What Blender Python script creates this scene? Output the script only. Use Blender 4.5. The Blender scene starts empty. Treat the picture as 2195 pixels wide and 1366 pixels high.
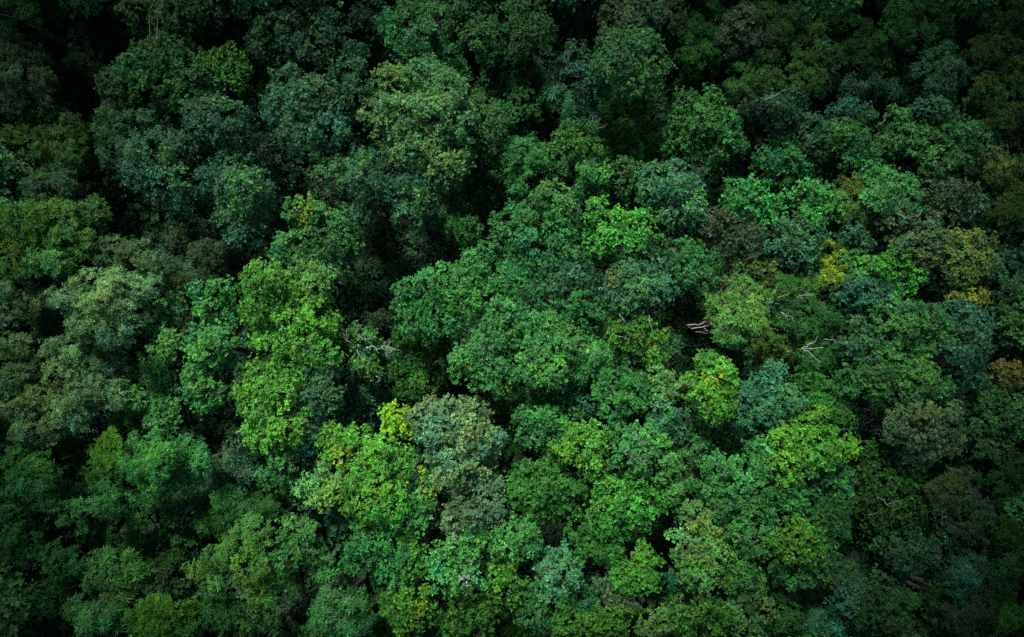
import bpy, math
import numpy as np
from mathutils import Vector
# ---------------------------------------------------------------- view of the place (metres; the drone hangs over the forest)
IW, IH, FPX = 2195.0, 1366.0, 1463.0
CAM_H, TILT = 112.0, math.radians(4.0)
CT, ST = math.cos(TILT), math.sin(TILT)
def place(u, v, z):
    """ground position of something seen at (u, v) standing z metres high"""
    dx, dy, dz = (u - IW/2)/FPX, -(v - IH/2)/FPX, -1.0
    y, zz = dy*CT - dz*ST, dy*ST + dz*CT
    t = (CAM_H - z)/(-zz)
    return np.array([dx*t, y*t, z])
def scale_at(z): return (CAM_H - z)/FPX
scn = bpy.context.scene
col = scn.collection
rng = np.random.default_rng(7)
# ---------------------------------------------------------------- materials
def new_mat(name):
    m = bpy.data.materials.new(name); m.use_nodes = True
    nt = m.node_tree; nt.nodes.clear()
    return m, nt
def leaf_material(name, rough, spec, trans):
    m, nt = new_mat(name); N = nt.nodes.new; L = nt.links.new
    out = N('ShaderNodeOutputMaterial'); at = N('ShaderNodeAttribute'); at.attribute_name = 'leaf_colour'
    geo = N('ShaderNodeNewGeometry'); noi = N('ShaderNodeTexNoise'); noi.inputs['Scale'].default_value = 9.0
    L(geo.outputs['Position'], noi.inputs['Vector'])
    mr = N('ShaderNodeMapRange'); mr.inputs['To Min'].default_value = .78; mr.inputs['To Max'].default_value = 1.22
    L(noi.outputs['Fac'], mr.inputs['Value'])
    mul = N('ShaderNodeVectorMath'); mul.operation = 'SCALE'
    L(at.outputs['Color'], mul.inputs[0]); L(mr.outputs['Result'], mul.inputs['Scale'])
    p = N('ShaderNodeBsdfPrincipled'); p.inputs['Roughness'].default_value = rough
    p.inputs['Specular IOR Level'].default_value = spec
    L(mul.outputs[0], p.inputs['Base Color'])
    tr = N('ShaderNodeBsdfTranslucent'); tm = N('ShaderNodeVectorMath'); tm.operation = 'MULTIPLY'
    tm.inputs[1].default_value = (1.05, 1.20, .60); L(mul.outputs[0], tm.inputs[0]); L(tm.outputs[0], tr.inputs['Color'])
    mx = N('ShaderNodeMixShader'); mx.inputs['Fac'].default_value = trans
    L(p.outputs[0], mx.inputs[1]); L(tr.outputs[0], mx.inputs[2]); L(mx.outputs[0], out.inputs['Surface'])
    return m
def bark_material(name, c1, c2, scale=3.0):
    m, nt = new_mat(name); N = nt.nodes.new; L = nt.links.new
    out = N('ShaderNodeOutputMaterial'); p = N('ShaderNodeBsdfPrincipled'); p.inputs['Roughness'].default_value = .85
    tc = N('ShaderNodeTexCoord'); no = N('ShaderNodeTexNoise'); no.inputs['Scale'].default_value = scale; no.inputs['Detail'].default_value = 6
    L(tc.outputs['Object'], no.inputs['Vector'])
    cr = N('ShaderNodeValToRGB'); cr.color_ramp.elements[0].position = .35; cr.color_ramp.elements[1].position = .68
    cr.color_ramp.elements[0].color = (*c1, 1); cr.color_ramp.elements[1].color = (*c2, 1)
    L(no.outputs['Fac'], cr.inputs['Fac']); L(cr.outputs['Color'], p.inputs['Base Color'])
    bp = N('ShaderNodeBump'); bp.inputs['Strength'].default_value = .5; L(no.outputs['Fac'], bp.inputs['Height']); L(bp.outputs[0], p.inputs['Normal'])
    L(p.outputs[0], out.inputs['Surface']); return m
M_LEAF = leaf_material('foliage_matt', .62, .22, .22)
M_GLOSS = leaf_material('foliage_glossy', .55, .16, .20)
M_SOFT = leaf_material('foliage_soft', .75, .12, .30)
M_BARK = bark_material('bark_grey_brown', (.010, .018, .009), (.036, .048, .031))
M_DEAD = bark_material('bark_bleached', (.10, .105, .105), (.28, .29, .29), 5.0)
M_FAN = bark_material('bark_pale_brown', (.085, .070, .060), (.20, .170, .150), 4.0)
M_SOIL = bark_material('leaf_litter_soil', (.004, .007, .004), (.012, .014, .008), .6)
# leaf colours (linear base colour)
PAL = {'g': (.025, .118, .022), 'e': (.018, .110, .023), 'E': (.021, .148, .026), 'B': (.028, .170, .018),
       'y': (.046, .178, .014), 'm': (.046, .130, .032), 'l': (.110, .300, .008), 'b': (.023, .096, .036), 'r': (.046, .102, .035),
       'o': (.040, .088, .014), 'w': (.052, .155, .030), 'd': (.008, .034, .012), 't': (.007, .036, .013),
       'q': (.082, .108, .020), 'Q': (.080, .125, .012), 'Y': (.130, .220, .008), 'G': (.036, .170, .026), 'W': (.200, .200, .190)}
#           length width leaves/sprig  elev(lo,hi) droop cover
STY = {'f': (.28, .18, 5, -.10, .75, .10, 1.00), 'c': (.38, .23, 5, .05, .95, .08, 1.00),
       'w': (.38, .12, 6, -.25, .60, .22, 1.05), 'p': (.80, .14, 9, -.02, .35, .30, .85)}
def unit(a): return a/np.maximum(np.linalg.norm(a, axis=-1, keepdims=True), 1e-9)
def mesh_from(name, verts, faces, mat, colours=None, smooth=False):
    k = faces.shape[1]; n = len(faces)
    me = bpy.data.meshes.new(name)
    me.vertices.add(len(verts)); me.vertices.foreach_set('co', np.ascontiguousarray(verts, dtype=np.float32).ravel())
    me.loops.add(n*k); me.loops.foreach_set('vertex_index', np.ascontiguousarray(faces, dtype=np.int32).ravel())
    me.polygons.add(n); me.polygons.foreach_set('loop_start', np.arange(0, n*k, k, dtype=np.int32))
    me.update(calc_edges=True)
    if smooth: me.polygons.foreach_set('use_smooth', np.ones(n, dtype=bool))
    if colours is not None:
        a = me.attributes.new('leaf_colour', 'FLOAT_COLOR', 'FACE')
        c = np.ones((n, 4), dtype=np.float32); c[:, :3] = colours; a.data.foreach_set('color', c.ravel())
    me.materials.append(mat); return me
# ---------------------------------------------------------------- foliage
def leaves(P, Nrm, C, sty, size=1.0):
    """sprigs of leaves at P (n,3) facing Nrm; every leaf is one folded diamond"""
    Ln, Wd, k, e0, e1, dr, _ = sty
    n = len(P); P = np.repeat(P, k, 0); Nr = np.repeat(Nrm, k, 0); C = np.repeat(C, k, 0); m = n*k
    ref = np.where(np.abs(Nr[:, 2:3]) < .9, np.array([[0, 0, 1.]]), np.array([[1., 0, 0]]))
    a = unit(np.cross(Nr, ref)); b = np.cross(Nr, a)
    ph = np.repeat(rng.uniform(0, 2*np.pi, n), k) + np.tile(np.arange(k)*2*np.pi/k, n) + rng.normal(0, .35, m)
    t = a*np.cos(ph)[:, None] + b*np.sin(ph)[:, None]
    el = rng.uniform(e0, e1, m)
    d = t*np.cos(el)[:, None] + Nr*np.sin(el)[:, None]
    up = unit(Nr*np.cos(el)[:, None] - t*np.sin(el)[:, None] + rng.normal(0, .25, (m, 3)))
    sd = unit(np.cross(d, up))
    sz = (rng.uniform(.65, 1.3, m)*size)[:, None]
    base = P + d*sz*Ln*.08
    mid = base + d*sz*Ln*.52 - up*sz*Ln*.03
    tip = base + d*sz*Ln; tip[:, 2] -= (sz[:, 0]*Ln*dr)
    s = sd*sz*Wd*.5; lift = up*sz*Wd*.16
    V = np.empty((m, 4, 3), dtype=np.float32)
    V[:, 0] = base; V[:, 1] = mid + s + lift; V[:, 2] = tip; V[:, 3] = mid - s + lift
    jit = np.exp(rng.normal(0, .20, (m, 1)))
    return V.reshape(-1, 3), C*jit
def crown(lobes, style, base, accents, seed, size=1.0, cover=1.0, clump=1.15):
    """lobes: (centre(3), radii(3)); returns clump centres plus the leaf mesh arrays"""
    global rng
    rng = np.random.default_rng(seed)
    sty = STY[style]
    cc = np.mean([l[0] for l in lobes], 0)
    Pc, Rc, Dc = [], [], []
    LT = []
    for c, R in lobes:
        r = (R[0] + R[1])/2
        rc0 = min(clump, .62*r) if r < 3 else clump*(r/3)**.35
        n = int(max(5, round(1.75*(r/rc0)**2)))
        i = np.arange(n) + rng.uniform(0, 1)
        z = 1 - (i/n)*1.22; z = np.clip(z + rng.normal(0, .07, n), -.32, 1)
        a = i*2.399963 + rng.normal(0, .28, n); q = np.sqrt(np.clip(1 - z*z, 0, 1))
        d = np.stack([q*np.cos(a), q*np.sin(a), z], 1)
        rc = rc0*rng.uniform(.68, 1.32, n)
        k = np.clip(1 - .72*rc/r + rng.normal(0, .10, n), .30, 1.02)
        Pc.append(c + d*R*k[:, None]); Rc.append(rc); Dc.append(d)
    LT = np.concatenate([np.repeat(np.exp(rng.normal(0, .09))*(1 + rng.normal(0, 1)*np.array([[.13, .02, -.10]])), len(q), 0) for q in Pc])
    Pc = np.concatenate(Pc); Rc = np.concatenate(Rc); Dc = np.concatenate(Dc)
    # hide clumps that sit deep inside another lobe
    keep = np.ones(len(Pc), bool)
    for c, R in lobes: keep &= (((Pc - c)/R)**2).sum(1) > .16
    Pc, Rc, Dc, LT = Pc[keep], Rc[keep], Dc[keep], LT[keep]
    nc = len(Pc)
    clump_tint = np.exp(rng.normal(0, .16, (nc, 1)))*(1 + rng.normal(0, 1, (nc, 1))*np.array([[.09, .03, -.05]]))
    clump_tint = clump_tint*np.clip(LT, .6, 1.5)
    # tufts on every clump
    nt = np.maximum(6, (13*(Rc/1.15)**2).astype(int)); ti = np.repeat(np.arange(nc), nt); T = len(ti)
    v = unit(rng.normal(0, 1, (T, 3))); o = unit(Dc[ti] + np.array([0, 0, .75]))
    bad = (v*o).sum(1) < -.15; v[bad] = unit(v[bad] + 1.3*o[bad])
    ext = np.array([1, 1, .8])
    Pt = Pc[ti] + v*ext*(Rc[ti]*rng.uniform(.62, 1.08, T))[:, None]
    No = unit(v*.55 + Dc[ti]*.35 + np.array([0, 0, .55]))
    rt = .38*rng.uniform(.7, 1.35, T)*size
    tuft_tint = np.exp(rng.normal(0, .17, (T, 1)))*(1 + rng.normal(0, 1, (T, 1))*np.array([[.12, .02, -.07]]))
    Ct = np.clip(np.array(base)*clump_tint[ti]*tuft_tint, .0015, .9)
    for (ac, ar, acol, pr) in accents:
        dd = np.linalg.norm((Pt - ac)[:, :2], axis=1)
        w = rng.uniform(0, 1, T) < pr*np.clip(1.6 - dd/ar, 0, 1)**1.5
        Ct[w] = np.array(acol)*np.exp(rng.normal(0, .2, (w.sum(), 1)))
    leaf_area = sty[0]*sty[1]*.5*sty[2]*size**2
    ns = max(2, int(round(sty[6]*cover*1.45/leaf_area*.36)))
    si = np.repeat(np.arange(T), ns); S = len(si)
    inner = rng.uniform(0, 1, S) < .20
    Ps = Pt[si] + rng.normal(0, .62, (S, 3))*rt[si][:, None]*np.array([1, 1, .75])
    Ps[inner] = Pc[ti][si][inner] + (Ps[inner] - Pc[ti][si][inner])*rng.uniform(.45, .85, (inner.sum(), 1))
    Ns = unit(No[si] + rng.normal(0, .34, (S, 3)))
    V, C = leaves(Ps, Ns, Ct[si], sty, size)
    # a share of leaves fills the inside so that no light leaks through
    return V, C, Pc, Rc, Dc
def tubes(paths, sides=5):
    """paths: list of (points(n,3), radii(n)); tapered round limbs"""
    VV, FF, off = [], [], 0
    an = np.arange(sides)*2*np.pi/sides
    for P, R in paths:
        P = np.asarray(P, float); R = np.asarray(R, float); n = len(P)
        if n < 2: continue
        tg = np.gradient(P, axis=0); tg = unit(tg)
        ref = np.array([0, 0, 1.]) if abs(tg[0, 2]) < .8 else np.array([1., 0, 0])
        a = unit(np.cross(tg, ref)); b = np.cross(tg, a)
        ring = P[:, None] + (a[:, None]*np.cos(an)[None, :, None] + b[:, None]*np.sin(an)[None, :, None])*R[:, None, None]
        VV.append(ring.reshape(-1, 3)); VV.append(P[-1:] + tg[-1:]*R[-1]); 
        i = np.arange(n-1)[:, None]*sides; j = np.arange(sides)[None]; j2 = (j+1) % sides
        q = np.stack([i+j, i+j2, i+sides+j2, i+sides+j], -1).reshape(-1, 4) + off
        l = (n-1)*sides + off; tipi = n*sides + off
        cap = np.stack([l+np.arange(sides), l+(np.arange(sides)+1) % sides, np.full(sides, tipi), np.full(sides, tipi)], -1)
        FF.append(q); FF.append(cap); off += n*sides + 1
    F = np.concatenate(FF); return np.concatenate(VV), F
def tube_mesh(name, paths, mat, sides=5, origin=None):
    V, F = tubes(paths, sides)
    if origin is not None: V = V - origin
    quads = F[F[:, 2] != F[:, 3]]; tris = F[F[:, 2] == F[:, 3]][:, :3]
    me = bpy.data.meshes.new(name)
    nq, ntr = len(quads), len(tris)
    me.vertices.add(len(V)); me.vertices.foreach_set('co', V.astype(np.float32).ravel())
    me.loops.add(nq*4 + ntr*3)
    me.loops.foreach_set('vertex_index', np.concatenate([quads.ravel(), tris.ravel()]).astype(np.int32))
    me.polygons.add(nq + ntr)
    me.polygons.foreach_set('loop_start', np.concatenate([np.arange(nq)*4, nq*4 + np.arange(ntr)*3]).astype(np.int32))
    me.update(calc_edges=True); me.polygons.foreach_set('use_smooth', np.ones(nq + ntr, dtype=bool))
    me.materials.append(mat); return me
def bend(p0, p1, r0, r1, n=5, wob=.08, sag=0.0, g=None):
    g = g or rng; t = np.linspace(0, 1, n)[:, None]; L = np.linalg.norm(p1 - p0)
    P = p0 + (p1 - p0)*t + g.normal(0, wob*L*.5, (n, 3))*np.sin(np.pi*t)
    P[:, 2] += sag*L*np.sin(np.pi*t[:, 0])
    return P, r0 + (r1 - r0)*t[:, 0]
def obj(name, me, parent=None, **props):
    o = bpy.data.objects.new(name, me); col.objects.link(o)
    if parent: o.parent = parent
    for k, v in props.items(): o[k] = v
    return o
TOPS = [7.0, 11.5, 15.5, 19.0, 22.0]
PLACED = []
def build_tree(name, cat, label, style, colr, bright, tier, lobes_px, acc_px, seed, group, twigs=1.0, cover=1.0, bare=None, trunk_mat=None, base_px=None):
    g = np.random.default_rng(seed + 5000)
    top = TOPS[tier] + g.uniform(-1.3, 1.3)
    cx = np.average([l[0] for l in lobes_px], weights=[l[2]*l[3] for l in lobes_px])
    cy = np.average([l[1] for l in lobes_px], weights=[l[2]*l[3] for l in lobes_px])
    ext = max(np.hypot(l[0]-cx, l[1]-cy) for l in lobes_px) + 1
    # the middle and lower wood closes into one canopy; the upper and left trees stand apart
    closed = 620 < cx < 1900 and cy > 430 and tier >= 3
    grow, fall, rough = (1.16, .34, .55) if closed else (1.06, .50, .75)
    if closed: top = top*.6 + 19.5*.4
    lobes = []
    for (u, v, rx, ry) in lobes_px:
        s = scale_at(top - 2)
        r = (rx + ry)/2*s
        rz = .95*r + .5
        dist = np.hypot(u-cx, v-cy)*s
        zt = top - fall*dist + g.normal(0, rough)
        zc = max(zt - rz, rz*.55 + .8)
        lobes.append((place(u, v, zc + rz*.4) - np.array([0, 0, rz*.4]), np.array([rx*s, ry*s, rz])*grow))
    s = scale_at(top - 2)
    accents = [(place(u, v, top - 2), r*s, np.array(PAL[k])*(min(1.1, bright*1.05) if k not in 'YqQlW' else min(1.0, bright*.85+.15)), .70 if k in 'Yl' else .38 if k != 'W' else .11) for (k, u, v, r) in acc_px]
    base = np.array(PAL[colr])*bright  # bright also puts edge darkening and regional light into the leaf colour
    size = 1.0 if tier > 0 else 1.1
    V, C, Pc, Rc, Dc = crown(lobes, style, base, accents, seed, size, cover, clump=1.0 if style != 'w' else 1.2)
    cc = np.mean([l[0] for l in lobes], 0)
    foot = np.array([cc[0] + g.normal(0, .5), cc[1] + g.normal(0, .5), 0.0])
    if base_px is not None: foot = place(base_px[0], base_px[1], 3.0)*np.array([1, 1, 0])
    root = bpy.data.objects.new(name, None); col.objects.link(root)
    root.location = foot; root.empty_display_size = 1.0
    root['label'] = label; root['category'] = cat; root['group'] = group
    V = V - foot.astype(np.float32)
    mat = {'f': M_LEAF, 'c': M_LEAF, 'w': M_SOFT, 'p': M_LEAF}[style]
    if colr in 'bte': mat = M_GLOSS
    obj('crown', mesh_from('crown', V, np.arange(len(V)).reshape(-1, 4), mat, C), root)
    # trunk and limbs
    rt = .10 + .016*top
    fork = np.array([foot[0]*.5 + cc[0]*.5, foot[1]*.5 + cc[1]*.5, max(1.0, min(l[0][2] for l in lobes)*.62)])
    p0 = foot.copy(); p0[2] = -.3
    obj('trunk', tube_mesh('trunk', [bend(p0, fork, rt*1.25, rt*.8, 6, .03, g=g)], trunk_mat or M_BARK, 8, foot), root)
    paths = []
    ends = []
    for c, R in lobes:
        e = c - np.array([0, 0, R[2]*.25])
        paths.append(bend(fork, e, rt*.26, rt*.16, 6, .07, g=g)); ends.append(e)
    ends = np.array(ends)
    for i in range(len(Pc)):
        j = np.argmin(((ends - Pc[i])**2).sum(1)); e = ends[j]
        tip = Pc[i] + Dc[i]*Rc[i]*.2
        paths.append(bend(e, tip, rt*.24, .030, 5, .10, g=g))
        for q in range(int(g.poisson(1.3*twigs))):
            a = unit(Dc[i] + g.normal(0, .75, 3) + np.array([0, 0, .2])); L = Rc[i]*g.uniform(.6, 1.0)
            mid = tip + a*L*.55 + g.normal(0, .12, 3)
            paths.append((np.array([tip - a*.2, mid, tip + a*L]), np.array([.034, .024, .010])))
            b = unit(a + g.normal(0, .6, 3)); paths.append((np.array([mid, mid + b*L*.5]), np.array([.020, .008])))
    obj('limbs', tube_mesh('limbs', paths, trunk_mat or M_BARK, 4, foot), root)
    for zt, poly in (bare or []):
        add_bare(root, foot, fork, poly, zt)
    PLACED.append((cx, cy, ext, lobes_px))
    return root, foot, fork
def add_bare(root, foot, fork, polys, z, mat=None, r0=.15, link=True):
    """dead limbs seen from above: each polyline climbs from its first point; returns nothing"""
    g = np.random.default_rng(int(abs(foot[0]*97 + foot[1]*31)) + 3)
    paths = []
    for k, pl in enumerate(polys):
        w = 1.0; r0_ = r0*.40
        if isinstance(pl[0], (int, float)): w, pl = pl[0], pl[1]
        n = len(pl); pts = []
        for i, (u, v) in enumerate(pl):
            pts.append(place(u, v, z + i*.25 + g.normal(0, .08)))
        pts = np.array(pts)
        # finer, slightly crooked line
        t = np.linspace(0, n-1, (n-1)*4 + 1); q = np.stack([np.interp(t, np.arange(n), pts[:, c]) for c in range(3)], 1)
        q[1:-1] += g.normal(0, .05, (len(q)-2, 3))
        rr = np.linspace(r0_*w, r0_*w*.30, len(q)); paths.append((q, rr))
        if len(q) > 6:
            for s in range(int(g.integers(1, 4))):
                i = int(g.integers(2, len(q)-1)); d = unit((q[i]-q[i-1]) + g.normal(0, .35, 3)*np.linalg.norm(q[i]-q[i-1])*3)
                L = g.uniform(.4, 1.1); paths.append((np.array([q[i], q[i]+d*L*.5+g.normal(0, .06, 3), q[i]+d*L]), np.array([rr[i]*.55, rr[i]*.4, .012])))
        if link and k == 0: paths.append(bend(np.asarray(fork, float), q[0], r0*.6, r0*w*.46, 6, .04, g=g))
        elif link and w >= .99: paths.append(bend(np.asarray(fork, float), q[0], r0*.5, r0*w*.4, 6, .06, g=g))
    obj('bare_branch', tube_mesh('bare_branch', paths, mat or M_DEAD, 6, foot), root)
EXPO = 1.36
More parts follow.
